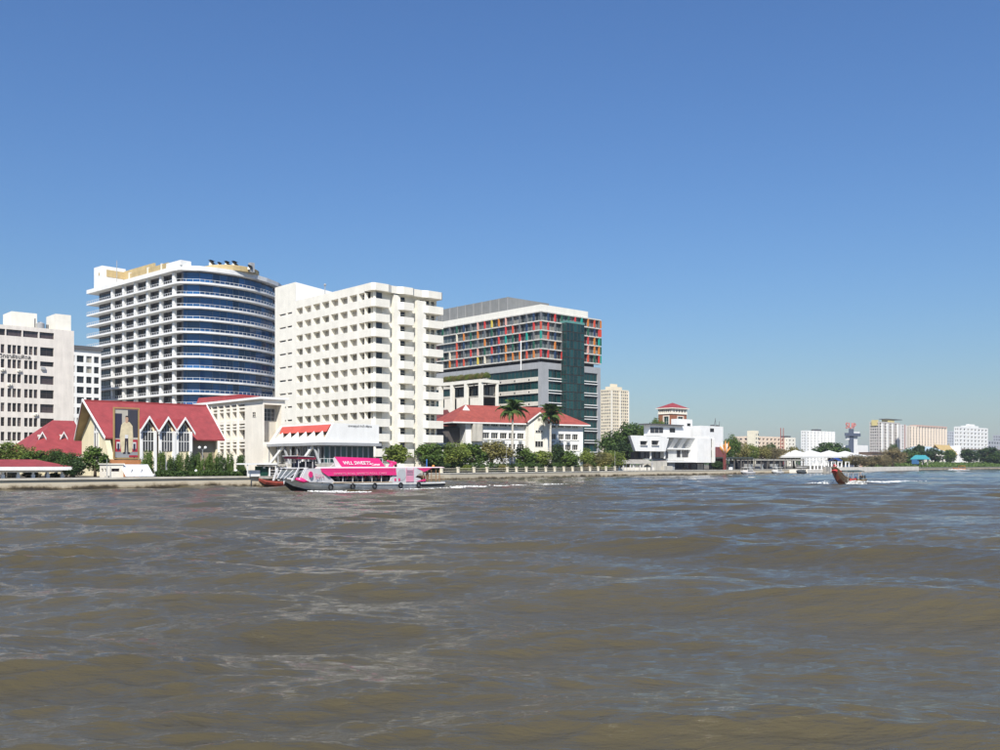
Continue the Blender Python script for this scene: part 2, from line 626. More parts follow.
def stain_material():
    m = bpy.data.materials.new('tide_stained_concrete')
    m.use_nodes = True
    N, L = m.node_tree.nodes, m.node_tree.links
    b = N['Principled BSDF']
    b.inputs['Roughness'].default_value = .85
    tc = N.new('ShaderNodeTexCoord')
    sp = N.new('ShaderNodeSeparateXYZ')
    L.new(tc.outputs['Object'], sp.inputs[0])
    n = N.new('ShaderNodeTexNoise')
    n.inputs['Scale'].default_value = .35
    n.inputs['Detail'].default_value = 7
    n.inputs['Roughness'].default_value = .7
    L.new(tc.outputs['Object'], n.inputs['Vector'])
    ad = N.new('ShaderNodeMath')
    ad.operation = 'MULTIPLY_ADD'
    ad.inputs[1].default_value = 2.1
    L.new(n.outputs['Fac'], ad.inputs[0])
    sb = N.new('ShaderNodeMath')
    sb.operation = 'SUBTRACT'
    sb.inputs[1].default_value = .88
    L.new(sp.outputs['Z'], sb.inputs[0])
    L.new(sb.outputs[0], ad.inputs[2])
    rp = N.new('ShaderNodeValToRGB')
    e = rp.color_ramp.elements
    e[0].position, e[0].color = .25, (.030, .022, .013, 1)
    e[1].position, e[1].color = .95, (.52, .46, .35, 1)
    k = e.new(.45)
    k.color = (.10, .075, .04, 1)
    k = e.new(.65)
    k.color = (.36, .30, .21, 1)
    L.new(ad.outputs[0], rp.inputs['Fac'])
    L.new(rp.outputs[0], b.inputs['Base Color'])
    return m


STAIN = stain_material()


def off_line(pts, d):
    """polyline shifted sideways by d to its right"""
    out = []
    for i, p in enumerate(pts):
        a = Vector(pts[max(i - 1, 0)])
        c = Vector(pts[min(i + 1, len(pts) - 1)])
        t = (c - a).normalized()
        out.append((p[0] + t.y * d, p[1] - t.x * d))
    return out


def ribbon(mb, a, b, z0, z1, m=0):
    for i in range(len(a) - 1):
        mb.hexa([(*a[i], z0), (*a[i + 1], z0), (*b[i + 1], z0), (*b[i], z0), (*a[i], z1), (*a[i + 1], z1), (*b[i + 1], z1), (*b[i], z1)], m)


def densify(pts, s):
    out = []
    for a, b in zip(pts, pts[1:]):
        n = max(1, int((Vector(b) - Vector(a)).length / s))
        out += [(a[0] + (b[0] - a[0]) * i / n, a[1] + (b[1] - a[1]) * i / n) for i in range(n)]
    return out + [pts[-1]]


def river_wall(label, pts, over, width, cop, zt=GZ + .05):
    r = root('river_wall', label, 'wall', (0, 0, 0))
    p = densify(pts, 6)
    part('wall_face', STAIN, r, lambda mb: ribbon(mb, off_line(p, .05), off_line(p, -.6), -1.5, zt - .28))
    part('coping', cop, r, lambda mb: ribbon(mb, off_line(p, over), off_line(p, -width), zt - .25, zt))
    return r


river_wall('stained embankment wall of the promenade below the red roofed hall', [(-110, 83), (-66.7, 126.3), (-35.6, 156.2), (-45, 167)], .28, 2.2, PAVE)
rw = river_wall('pale embankment wall below the garden with the two tall palms', [(-45, 167), (-15.5, 204), (-11, 209), (28, 267), (56, 298.6)], .12, 1.2, LCONC)
river_wall('weathered embankment wall below the white modernist building', [(56, 298.6), (83, 329), (114, 361), (150, 412)], .15, 1.2, LCONC)
river_wall('low dark bank wall under the riverside shrubs beyond the long white pier', [(150, 412), (232, 528), (340, 646), (700, 1037)], .3, 1.0, CONC)

# ------------------------------------------------------------------ buildings


def building(name, label, fr, cat='building'):
    return root(name, label, cat, fr.loc(), fr.a)


# --- office block with the lettering, cut by the edge of the picture
def left_office():
    f = Fr(74, 232)
    f.o = f.o - f.u * 34                 # origin at the far left end, river face along u
    r = building('office_block', 'pinkish white office block with grouped upright windows and dark lettering', f)
    W = 34.0
    f2 = lambda y, x: f.Z(y, f.U(x))
    zt = f2(331, 74)
    p = 3.4
    ztop1 = f2(345.5, 20)                # head of the first row of windows
    cols = [(-25, -11), (-9.5, 5), (7, 21.6), (23.7, 38), (40.2, 53.8)]
    ch = [(f.U(a), f.U(b)) for a, b in cols]
    ch = [(ch[0][0] - 4.2, ch[0][0] - 1.0)] + ch
    groups, big, band = [], [], []
    for k in range(10):
        z1 = ztop1 - k * p
        z0 = z1 - 2.05
        if z0 < .4: break
        for a, b in ch[:-1]:
            w = (b - a) / 3
            for i in range(3): groups.append((a + w * i + .12, a + w * (i + 1) - .12, z0, z1))
        big.append((ch[-1][0], ch[-1][1], z0 + (.9 if k == 1 else 0), z1))
    bz1 = f2(330.2, 20)
    for a, b in ch: band.append((a - .15, b + .05, bz1 - 1.5, bz1))
    part('wall', PALEPINK, r, lambda mb: (
        facade(mb, ('R', 0), 0, W, 0, zt, groups + big + band, .45),
        mb.face([(W, 0, 0), (W, 16, 0), (W, 16, zt), (W, 0, zt)]), mb.face([(0, 0, 0), (0, 16, 0), (0, 16, zt), (0, 0, zt)]),
        mb.face([(0, 16, 0), (W, 16, 0), (W, 16, zt), (0, 16, zt)])))
    part('roof', LCONC, r, lambda mb: mb.face([(0, 0, zt - .5), (W, 0, zt - .5), (W, 16, zt - .5), (0, 16, zt - .5)]))
    windows(r, ('R', 0), groups, .45, 0, 1, FRAMED, GBROWN)
    windows(r, ('R', 0), big, .45, 1, 1, FRAMED, GBROWN)
    windows(r, ('R', 0), band, .45, 2, 0, FRAMED, GBROWN)
    # stair and lift houses on the roof
    for xa, xb, ya, dv in ((55.5, 71, 314.5, 1.5), (11.5, 37, 312.5, 3.0)):
        v0 = dv
        u0, u1 = f.U(xa, v0), f.U(xb, v0)
        h = f.Z(ya, (u0 + u1) / 2, v0)
        def pent(mb): mb.box(u0, u1, v0, v0 + 7, zt - .5, h)
        part('penthouse', IVORY, r, pent)
    part('water_tank', GREYM, r, lambda mb: mb.lathe([(.9, 0), (.9, 1.7), (.3, 2.1)], (f.U(41, 1.2), 1.6, zt - .45)))
    part('rooftop_pipe', GREYD, r, lambda mb: [mb.tube([(f.U(x, 1.2), 1.2, zt - .5), (f.U(x, 1.2), 1.2, zt + h)], .14, 6) for x, h in ((35, 2.3), (39, 1.6), (46.5, 1.1), (48, 1.1))])
    part('air_conditioner', GREYM, r, lambda mb: mb.box(ch[-1][0] + .1, ch[-1][0] + 1.0, -.5, 0, ztop1 - p - 2.0, ztop1 - p - 1.3))
    q = random.Random(4)
    b = MB()
    b.box(0, .9, -.42, 0, 0, .6)
    b.lathe([(.2, 0), (.2, .02)], (.45, -.43, .3), 10)
    acm = b.mesh('air_conditioner', [IVORY])
    for h in q.sample(groups, 12): put('air_conditioner', acm, r, (h[0] - .1, -.02, h[2] - .75))
    u0, u1 = f.U(-.5), f.U(30.5)
    text('lettering', 'วิทยาลัยมหิดล', 1.25, BLACK, r, (u0, -.06, f2(358.3, 15)), (R(90), 0, 0), .03, u1 - u0)


left_office()


# --- white block peeping out between the office block and the blue glass block
def gap_block():
    f = Fr(70, 300)
    r = building('apartment_block', 'narrow white block with a dark flat roof beside the blue glass block', f)
    W = f.U(101)
    zt = f.Z(350, W / 2)
    p = 3.3
    z1 = f.Z(355.5, f.U(80))
    holes = []
    for k in range(12):
        for a, b in ((72.2, 74.8), (76.8, 84), (86.3, 91.8), (94, 99)):
            z = z1 - k * p
            if z > 2: holes.append((f.U(a), f.U(b), z - 2.1, z))
    part('wall', WHITE, r, lambda mb: (facade(mb, ('R', 0), 0, W, 0, zt, holes, .5), mb.face([(0, 0, 0), (0, 14, 0), (0, 14, zt), (0, 0, zt)]), mb.face([(W, 0, 0), (W, 14, 0), (W, 14, zt), (W, 0, zt)]),
        mb.face([(0, 14, 0), (W, 14, 0), (W, 14, zt), (0, 14, zt)])))
    windows(r, ('R', 0), holes, .5, 1, 0, FRAMED, GDARK)
    part('roof', GREYD, r, lambda mb: mb.box(-.5, W + .5, -.6, 14.4, zt, zt + 1.2))


gap_block()


# --- blue glass block with a curved front
def blue_block():
    C = (180, 291)
    f = Fr(*C, ang=math.asin(.74))
    r = building('glass_office_block', 'tall block with white balcony bands and a curved blue glass front', f)
    Yarc = [(200, 293), (215, 295.4), (230, 298.6), (243, 302), (255, 306.2), (267, 312), (278.5, 320), (288, 334)]
    arc = [f.L(wx(x, y), y) for x, y in Yarc]
    Lf = f.V(86.5)
    outer = [(-.0, Lf), (0, 5.0), (.1, 2.6), (.7, .9), (2.0, .05)] + arc
    back = [(arc[-1][0] + 1, Lf * .62), (16, Lf)]
    def inset(d):
        # the wall line behind the balconies
        pts = []
        for i, p in enumerate(outer):
            a = Vector(outer[max(i - 1, 0)])
            c = Vector(outer[min(i + 1, len(outer) - 1)])
            t = (c - a).normalized()
            n = Vector((-t.y, t.x))
            if n.dot(Vector((20, 25)) - Vector(p)) < 0: n = -n
            pts.append((p[0] + n.x * d, p[1] + n.y * d))
        return pts
    ztop = f.Z(264.5)
    p = 3.8
    NF = 16
    zr = ztop - 1.35
    part('roof_band', WHITE, r, lambda mb: mb.prism(outer + back, zr, ztop))
    slabs, inn, gl = inset(0), inset(.25), inset(2.1)
    gl[0] = (gl[0][0], Lf - 4.2)
    core = [(2.6, Lf - 4.2), (2.6, 3.4)] + inset(2.5)[3:] + [(arc[-1][0] + .5, Lf * .6), (14, Lf - 4.2)]
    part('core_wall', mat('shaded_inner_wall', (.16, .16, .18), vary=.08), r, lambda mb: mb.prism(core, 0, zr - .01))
    edge = densify(outer, 1.0)
    e1, e2 = off_line(edge, -.02), off_line(edge, .10)
    for k in range(1, NF + 1):
        zf = zr - k * p + .1
        if zf < 1: break
        part('floor_slab', WHITE, r, lambda mb: mb.prism(outer + back, zf - .38, zf))
        inr, inr2 = [], []
        def rail(mb):
            d = densify(inset(.12), 1.4)
            d2 = densify(inset(.2), 1.4)
            n = min(len(d), len(d2))
            ribbon(mb, d[:n], d2[:n], zf, zf + .22)
            ribbon(mb, d[:n], d2[:n], zf + .95, zf + 1.05)
            for q in d[:n]: mb.box(q[0] - .05, q[0] + .05, q[1] - .05, q[1] + .05, zf + .22, zf + .95)
        part('railing', mat('grey_white_rail', (.56, .57, .58), vary=.05), r, rail)
    # blue panes of the curved front, one object each
    g = densify(inset(2.1)[3:], 2.15)
    zs = [zr - k * p + .1 for k in range(1, NF + 1)]
    pane = {}
    for k, zf in enumerate(zs):
        if zf < 6: continue
        for i in range(len(g) - 1):
            a, b = Vector(g[i]), Vector(g[i + 1])
            w = (b - a).length - .08
            key = round(w, 1)
            if key not in pane:
                mb = MB()
                mb.box(0, w, -.05, .05, 0, p - .5)
                pane[key] = mb.mesh('glass_pane', [GBLUE])
            put('glass_pane', pane[key], r, (a.x, a.y, zf), math.atan2(b.y - a.y, b.x - a.x))
    part('mullions', mat('blue_grey_mullion', (.10, .14, .20), vary=.02), r, lambda mb: [mb.box(q[0] - .06, q[0] + .06, q[1] - .06, q[1] + .06, 10, zr) for q in g])
    # columns and dark glazing of the long side
    cx = [97, 109, 120.3, 132, 144.4, 157.4, 170.4]
    vs = [f.V(x) for x in cx]
    for v in vs[1:]:
        part('column', WHITE, r, lambda mb: mb.box(.9, 1.8, v - .62, v + .62, 0, zr - .01))
    vv = [Lf - 4.3] + vs[1:] + [3.6]
    for k, zf in enumerate(zs):
        if zf < 6: continue
        hs = [(vv[i + 1] + .2, vv[i] - .2, zf + .05, zf + p - .6) for i in range(len(vv) - 1)]
        for h in hs:
            me = window_mesh(h[1] - h[0], h[3] - h[2], 2, 1, FRAMED, GVOID)
            put('window', me, r, (2.5, h[1], h[2]), -math.pi / 2)
    # roof: stair tower, tan screens, drum with ventilators
    u0 = .6
    va, vb = f.V(126, u0), f.V(94, u0)
    h1 = f.Z(268, u0, vb)
    part('stair_tower', WHITE, r, lambda mb: mb.box(u0, 9, vb - 6.2, vb, zr + 1.3, h1))
    part('tower_opening', TAN, r, lambda mb: (mb.box(u0 + 1.5, 8.5, vb - 6.35, vb - 6.2, h1 - 3.6, h1 - 1.2), mb.box(u0 - .03, u0 + .02, vb - 4.4, vb - 3.6, h1 - 3.2, h1 - 2.2)))
    vc, vd = f.V(168, 1.2), f.V(129, 1.2)
    part('roof_screen', TAN, r, lambda mb: mb.hexa([(1.2, vc, ztop), (1.6, vc, ztop), (1.6, vd, ztop), (1.2, vd, ztop), (1.2, vc, ztop + 2.2), (1.6, vc, ztop + 2.2), (1.6, vd, ztop + 2.0), (1.2, vd, ztop + 2.0)]))
    part('screen_post', CREAM, r, lambda mb: [mb.box(1.0, 1.9, v - .3, v + .3, ztop, ztop + 2.4) for v in (vc + 4, (vc + vd) / 2, vd - .3)])
    part('parapet_block', WHITE, r, lambda mb: mb.box(.5, 4, .5, vc - .2, ztop, ztop + 1.6))
    part('parapet_screen', TAN, r, lambda mb: mb.box(8.4, 9, vd - 3, vb - 6.4, ztop, h1 - .9))
    dc = f.L(wx(230, 308), 308)
    part('roof_drum', TAN, r, lambda mb: mb.lathe([(9.2, 0), (9.2, 1.5), (8.8, 1.7)], (dc[0], dc[1], ztop), 28))
    for x, dy, s in ((198, 0, .55), (211, 2.4, 1.0), (219, 2.0, .8), (226.5, 2.1, .95), (234, 2.0, 1.0), (249, .9, .75)):
        q = f.L(wx(x, 302), 302)
        h = ztop + dy * .75
        def vent(mb):
            mb.lathe([(.65 * s, 0), (.65 * s, 1.0 * s)], (q[0], q[1], h), 10, 1)
            mb.tube([(q[0], q[1], h + 1.0 * s), (q[0] + .2, q[1] - .2, h + 1.3 * s), (q[0] + .3, q[1] - .3, h + 1.75 * s)], [.7 * s, 1.35 * s, 1.0 * s], 10, 0)
        part('roof_ventilator', [BLACK, IVORY], r, vent)
    part('flue', GREYM, r, lambda mb: mb.box(*(lambda q: (q[0] - .7, q[0] + .7, q[1] - .7, q[1] + .7))(f.L(wx(251.5, 303), 303)), ztop, ztop + 3.0))
    q = (3.5, vb - 11)
    part('aerial', GREYM, r, lambda mb: mb.tube([(*q, ztop), (*q, h1 + 1.5)], .12, 5))


blue_block()


# --- ivory ward tower
def ward_tower():
    f = Fr(373, 205)
    r = building('ward_tower', 'ivory hospital tower with stacked balconies and rows of deep square recesses', f)
    L = f.V(275)
    W = f.U(442, 0)
    p = 3.26
    zt = f.Z(282)
    zo = f.Z(295.2, 0, f.V(353))           # head of the topmost openings
    cols = [(296.4, 302.6), (304.4, 311), (313, 320), (322, 329), (331, 338.2), (340, 347.4), (349.6, 357)]
    cv = [(f.V(b), f.V(a)) for a, b in cols]
    vsplit = f.V(295.6)
    floors = [zo - k * p for k in range(12) if zo - k * p - 1.5 > .3]
    holes = [(a, b, z - 1.55, z) for z in floors for a, b in cv]
    corner = [(3.2, f.V(359), z - 1.55, z) for z in floors]
    slots = [(a, b, z - .95, z - .55) for z in floors for a, b in ((f.V(285.8), f.V(279.3)), (f.V(292), f.V(287.3)))]
    zp = f.Z(282.0, 0, vsplit)
    def wall(mb):
        facade(mb, ('L', 0), 3.2, vsplit, 0, zt, holes + corner, .95)
        facade(mb, ('L', 0), vsplit, L, 0, zp, slots, .3)
        mb.face([(0, L, 0), (W, L, 0), (W, L, zt), (0, L, zt)])
        mb.face([(W, 2, 0), (W, L, 0), (W, L, zt), (W, 2, zt)])
    part('wall', IVORY, r, wall)
    part('roof', LCONC, r, lambda mb: mb.face([(0, 2, zt - 1.2), (W, 2, zt - 1.2), (W, L, zt - 1.2), (0, L, zt - 1.2)]))
    windows(r, ('L', 0), holes, .95, 0, 0, CREAM, GBACK)
    windows(r, ('L', 0), corner, .95, 2, 1, CREAM, GDARK)
    for s in slots:
        mb = WCACHE.get('slot')
        if mb is None:
            b = MB()
            b.box(0, 1, -.02, .02, 0, 1)
            mb = WCACHE['slot'] = b.mesh('slot_window', [GBROWN])
        o = put('slot_window', mb, r, (.28, s[1], s[2]), -math.pi / 2)
        o.scale = (s[1] - s[0], 1, s[3] - s[2])
    hp = zp - .02
    for k, (i, c) in enumerate(((37, 'red'), (40, 'white'), (52, 'blue'), (19, 'khaki'), (61, 'white'), (12, 'grey'))):
        h = holes[i % len(holes)]
        part('hung_cloth', mat('hung_cloth_' + c, {'red': (.45, .06, .05), 'white': (.75, .75, .75), 'blue': (.08, .16, .34), 'khaki': (.34, .28, .18), 'grey': (.3, .3, .3)}[c], vary=.05), r, lambda mb: mb.box(.7, .74, h[0] + .2, h[0] + .95, h[2] + .25, h[3] - .2))
    part('lift_house', WHITE, r, lambda mb: mb.hexa([(.05, vsplit, zt - 1.3), (11, vsplit, zt - 1.3), (11, L - .1, zt - 1.3), (.05, L - .1, zt - 1.3), (.05, vsplit, hp), (11, vsplit, hp - 1.2), (11, L - .1, hp - 1.2), (.05, L - .1, zp - .02)]))
    # river side: wall set back two metres, balcony stacks in front
    uc1 = f.U(390, 0)
    up0, up1 = f.U(394, .9), f.U(400.3, .9)
    um0, um1 = f.U(400.5, 0), f.U(414, 0)
    ur0, ur1 = f.U(417.3, .5), f.U(426, .5)
    ub0 = f.U(424.6, 0)
    heads = floors
    winR = []
    for z in heads:
        winR += [(uc1 + .1 - 2.6, uc1 - .9, z - 1.5, z), (um0 + .25, um1 - .9, z - 1.5, z), (ub0 + .2, ub0 + 3.0, z - 1.5, z), (ub0 + 3.4, W - .5, z - 1.5, z)]
    part('river_wall_face', IVORY, r, lambda mb: facade(mb, ('R', 2.0), .8, W, 0, zt - .01, winR, .25))
    windows(r, ('R', 2.0), winR, .25, 1, 1, CREAM, GDARK)
    part('pilaster', IVORY, r, lambda mb: mb.box(up0, up1, .9, 1.99, 0, zo + .1))
    part('pilaster', IVORY, r, lambda mb: mb.box(ur0, ur1, .5, 1.99, 0, zo - .6))
    part('corner_post', IVORY, r, lambda mb: mb.box(1.0, 1.5, 1.0, 1.5, 0, zo + .3))
    for k, z in enumerate(heads + [heads[-1] - p]):
        z0, z1 = z - p + .02, z - 1.52
        zs = (max(z0, .0), z1)
        if z1 < .2: continue
        c = .6
        part('balcony', IVORY, r, lambda mb: mb.prism([(.0, 3.2), (0, c), (c, 0), (uc1, 0), (uc1, 1.995), (1.6, 1.995), (1.6, 3.2)], *zs))
        part('balcony', IVORY, r, lambda mb: mb.prism([(um0, 1.995), (um0, .9), (um0 + .9, 0), (um1, 0), (um1, 1.995)], *zs))
        part('balcony', IVORY, r, lambda mb: mb.prism([(ub0, 1.995), (ub0, .45), (ub0 + 1.0, 0), (W + .4, 0), (W + .4, 3), (W + .003, 3), (W + .003, 1.995)], *zs))
        if z1 > 1.6 and k < len(heads):
            mbw = WCACHE.get('cornerglass')
            if mbw is None:
                b = MB()
                b.box(0, 1.7, 0, .05, 0, 1.5)
                mbw = WCACHE['cornerglass'] = b.mesh('corner_window', [GDARK])
            put('corner_window', mbw, r, (1.5, 1.2, z - 1.5), 0)
    # crowning band that swells out over each balcony stack
    zb = zo + .25
    part('roof_band', IVORY, r, lambda mb: (
        mb.prism([(.003, 3.19), (.003, .7), (.25, .25), (.7, .003), (uc1 - .4, .003), (uc1 + .9, .7), (um0 - .4, .7), (um0 + .8, -.1), (um1 - .3, -.1), (um1 + .5, .6), (ub0 - .3, .6), (ub0 + 1.0, -.1), (W - .2, -.1), (W + .4, .4), (W + .4, 4), (W - .1, 4), (W - .1, 3.19)], zb, zt + .02)))
    part('aerial', GREYM, r, lambda mb: (mb.tube([(6, f.V(325, 6), zt - 1), (6, f.V(325, 6), zt + 4.2)], .10, 5), mb.sphere((6, f.V(325, 6), zt + 4.2), .32)))


ward_tower()


# --- block with the coloured fins
def fin_block():
    f = Fr(541, 355)
    r = building('medical_block', 'large grey block with rows of red, orange and teal fins over green glass floors', f)
    L, W = f.V(424), f.U(600.5)
    zt = f.Z(304.2)
    zf1 = f.Z(310.5)
    p = f.Z(310.5) - f.Z(319.8)
    zf0 = zf1 - 5 * p
    Wp = f.U(588)
    part('parapet', mat('bone_white_cladding', (.80, .78, .70), vary=.04, grime=.05), r, lambda mb: (mb.box(0, Wp, 0, .6, zf1, zt), mb.box(0, .6, .6, L, zf1, zt), mb.box(Wp - .6, Wp, .6, 30, zf1, zt), mb.box(.6, Wp - .6, .6, L, zf1, zf1 + .3)))
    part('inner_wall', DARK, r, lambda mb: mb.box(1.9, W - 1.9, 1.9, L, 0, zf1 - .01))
    nL, nR = 17, 9
    vs = [f.V(541 - 7.0 * i) for i in range(nL)] + [L]
    us = [W * i / nR for i in range(nR + 1)]
    SLABM = mat('pale_ledge', (.62, .60, .55), vary=.06, grime=.1)
    for k in range(6):
        z = zf1 - k * p
        part('floor_ledge', SLABM, r, lambda mb: (mb.box(-.25, W, -.25, 1.6, z - .5, z - .03), mb.box(-.25, 1.6, 1.6, L, z - .5, z - .03)))
    cols = {'red_fin': (.60, .055, .05), 'vermilion_fin': (.62, .10, .055), 'orange_fin': (.62, .22, .05), 'teal_fin': (.02, .34, .27), 'navy_fin': (.03, .06, .13), 'green_fin': (.03, .12, .08), 'pink_fin': (.72, .40, .34), 'yellow_fin': (.70, .55, .10), 'cream_fin': (.78, .72, .58), 'grey_fin': (.16, .17, .18)}
    mats = {n: mat(n, tuple(q * .95 for q in c), rough=.4, vary=.04) for n, c in cols.items()}
    pick = ['red_fin'] * 5 + ['vermilion_fin'] * 3 + ['orange_fin'] * 5 + ['teal_fin'] * 2 + ['navy_fin'] * 4 + ['green_fin'] * 3 + ['pink_fin'] * 2 + ['yellow_fin', 'cream_fin'] + ['grey_fin'] * 5
    rf = random.Random(12)
    fm = {}
    for n, m in mats.items():
        b = MB()
        b.box(-.20, .20, -.52, .2, .02, p - .55)
        fm[n] = b.mesh('fin', [m])
    for k in range(5):
        z = zf1 - (k + 1) * p
        for i, v in enumerate(vs[:-1]):
            n = rf.choice(pick if k else pick + ['navy_fin', 'green_fin', 'grey_fin'] * 6)
            if i in (13, 14) and k in (1, 2): continue
            put('fin', fm[n], r, (.1, v, z), -math.pi / 2)
        for u in us[1:] + [W * .97]:
            if f.U(566) < u < f.U(583) and k > 0: continue
            put('fin', fm[rf.choice(pick)], r, (u, .1, z), 0)
        hs = [(vs[i] + .05, vs[i + 1] - .05, z + .02, z + p - .55) for i in range(nL)]
        windows(r, ('L', 0), hs, .7, 1, 0, GREYM, GFIN)
        windows(r, ('R', 0), [(us[i] + .05, us[i + 1] - .05, z + .02, z + p - .55) for i in range(nR)], .7, 1, 0, GREYM, GFIN)
    # lower floors
    zl = f.Z(361.8)
    zg = f.Z(368.3)
    q = 4.62
    uc, ue = f.U(548.5), f.U(597.5)
    part('grey_band', GREYM, r, lambda mb: (mb.box(.0, W, 0, 1.5, zg, zl), mb.box(0, 1.5, 1.5, L, zg, zl), mb.box(1.5, W, 1.5, L, zl - .3, zl - .003)))
    part('corner_pier', GREYM, r, lambda mb: mb.box(-.02, uc, -.02, 1.49, 0, zg - .003))
    part('end_pier', GREYM, r, lambda mb: mb.box(ue, W + .02, -.02, 12, 0, zg - .003))
    part('recess_post', GREYD, r, lambda mb: [mb.box(.6, 1.2, v - .3, v + .3, zl, zf0 - .5) for v in (2, 18, 34, 50, 66) if v < L])
    BEIGE = mat('beige_spandrel', (.66, .62, .54), vary=.05, grime=.1)
    for k in range(7):
        z1 = zg - k * q
        z0 = z1 - 3.0
        if z0 < 0: break
        hs = [(1.5 + (L - 1.5) * i / 16 + .03, 1.5 + (L - 1.5) * (i + 1) / 16 - .03, z0, z1) for i in range(16)]
        windows(r, ('L', .5), hs, 0, 1, 0, FRAMED, GGREEN, 'glass_pane')
        part('spandrel', BEIGE, r, lambda mb: (mb.box(-.1, 1.4, 1.6, L, z0 - 1.6, z0 - .02)))
        part('light_strip', BLACK, r, lambda mb: [mb.box(-.16, -.102, v, v + .6, z0 - 1.2, z0 - .6) for v in (6, 14, 22, 30, 38)])
        for a, b in ((uc, f.U(566)), (f.U(583.5), ue)):
            n = 4
            windows(r, ('R', .5), [(a + (b - a) * i / n + .02, a + (b - a) * (i + 1) / n - .02, z0 - 1.6, z1) for i in range(n)], 0, 0, 0, FRAMED, GGREEN, 'glass_pane')
            part('sun_bar', WHITE, r, lambda mb: (mb.box(a, b, -.2, .42, z0 - .5, z0 - .2), mb.box(a, b, -.2, .42, z0 - 1.5, z0 - 1.2)))
    # green glass stair shaft
    ua, ub = f.U(566.3, -2.6), f.U(584.3, -2.6)
    zs = f.Z(322.5, ua, -2.6)
    part('shaft_core', DARK, r, lambda mb: mb.box(ua + .1, ub - .1, -2.4, 1.0, 0, zs - .1))
    rows, n = 17, 5
    for j in range(rows):
        z0, z1 = zs * j / rows, zs * (j + 1) / rows
        hs = [(ua + (ub - ua) * i / n + .03, ua + (ub - ua) * (i + 1) / n - .03, z0 + .06, z1 - .06) for i in range(n)]
        windows(r, ('R', -2.6), hs, 0, 0, 0, FRAMED, GGREEN, 'glass_pane')
        windows(r, ('L', ua), [(-2.55, -1.2, z0 + .06, z1 - .06), (-1.15, -.05, z0 + .06, z1 - .06)], 0, 0, 0, FRAMED, GGREEN, 'glass_pane')
    part('shaft_cap', mat('teal_cap_panel', (.10, .26, .24), vary=.05), r, lambda mb: mb.box(ua - .1, ub + .1, -2.7, 1, zs, zs + .8))  # cap in a plain teal colour
    # plant room on the roof
    u1 = 7.0
    v1 = f.V(508, u1)
    u2 = f.U(549, v1)
    h = f.Z(297, u1, v1)
    part('plant_room', mat('plant_room_grey', (.22, .225, .22), vary=.06, grime=.08), r, lambda mb: mb.box(u1, u2, v1, L, zf1 + .3, h))
    part('plant_room_rib', mat('light_grey_rib', (.28, .28, .275), vary=.03), r, lambda mb: [mb.box(u1 - .12, u1, v1 + i * 5.2, v1 + i * 5.2 + .5, zf1 + .3, h + .1) for i in range(9) if v1 + i * 5.2 < L - 1])
    # white downpipe on the side
    vq = f.V(522.5)
    part('downpipe', WHITE, r, lambda mb: mb.tube([(-.8, vq, zg), (-.8, vq, zf1 - 3 * p)], .22, 6))


fin_block()


# --- concrete frame annex in front of the fin block
def frame_annex():
    f = Fr(482, 352)
    r = building('frame_annex', 'white concrete frame with tall columns and a planted roof edge beside the ward tower', f)
    L = f.V(434)
    zt = f.Z(379)
    W = f.U(499)
    part('beam', IVORY, r, lambda mb: (mb.box(0, 1.2, 0, L, zt - 1.2, zt), mb.box(1.2, W, 0, 1.2, zt - 1.2, zt)))
    for x in (481, 466.5, 452.5, 441):
        v = f.V(x)
        part('column', IVORY, r, lambda mb: mb.box(.003, 1.1, v - .1, v + 1.5, 0, zt - 1.2))
    part('rear_column', IVORY, r, lambda mb: mb.box(W - 1, W - .1, .1, 1, 0, zt - 1.2))
    part('floor', CONC, r, lambda mb: (mb.box(1.2, W, 1.2, L, zt - .9, zt - .5), mb.box(1.5, W, 1.0, L, zt - 6.4, zt - 5.9)))
    for a, b, y in ((479.5, 469, 397), (464.8, 455.5, 397.5), (451, 443.5, 398.5)):
        v0, v1 = f.V(a), f.V(b)
        part('infill_panel', CREAM, r, lambda mb: mb.box(.5, .9, v0, v1, 0, f.Z(y, 0, v0)))
    part('back_wall', DARK, r, lambda mb: mb.box(W - .05, W, 1.3, L, 0, zt - 1.2))
    windows(r, ('L', W - .3), [(2 + i * 3.6, 5.2 + i * 3.6, zt - 5.6, zt - 2.2) for i in range(10) if 5.2 + i * 3.6 < L], 0, 1, 0, FRAMED, GDARK)
    return f, zt, L


ANNEX = frame_annex()


# --- generic tower: near corner, two faces of windows
def tower(name, label, xl, xc, xr, yt, Y, rows, nl, nr, wall, gl=GDARK, fw=.6, fh=.5, nv=0, roof=None, ang=GA, par=.8, group=None, fr=FRAMEW, dep=.4):
    f = Fr(xc, Y, ang)
    r = building(name, label, f)
    W, L = f.U(xr), f.V(xl)
    H = f.Z(yt)
    hR = grid_holes(.6, W - .6, nr, .5, H - par, rows, fw, fh) if nr else []
    hL = grid_holes(.6, L - .6, nl, .5, H - par, rows, fw, fh) if nl else []
    part('wall', wall, r, lambda mb: (facade(mb, ('R', 0), 0, W, 0, H, hR, dep), facade(mb, ('L', 0), 0, L, 0, H, hL, dep),
        mb.face([(W, 0, 0), (W, L, 0), (W, L, H), (W, 0, H)]), mb.face([(0, L, 0), (W, L, 0), (W, L, H), (0, L, H)])))
    part('roof', roof or LCONC, r, lambda mb: mb.face([(0, 0, H - .3), (W, 0, H - .3), (W, L, H - .3), (0, L, H - .3)]))
    windows(r, ('R', 0), hR, dep, nv, 0, fr, gl)
    windows(r, ('L', 0), hL, dep, nv, 0, fr, gl)
    return f, r, W, L, H


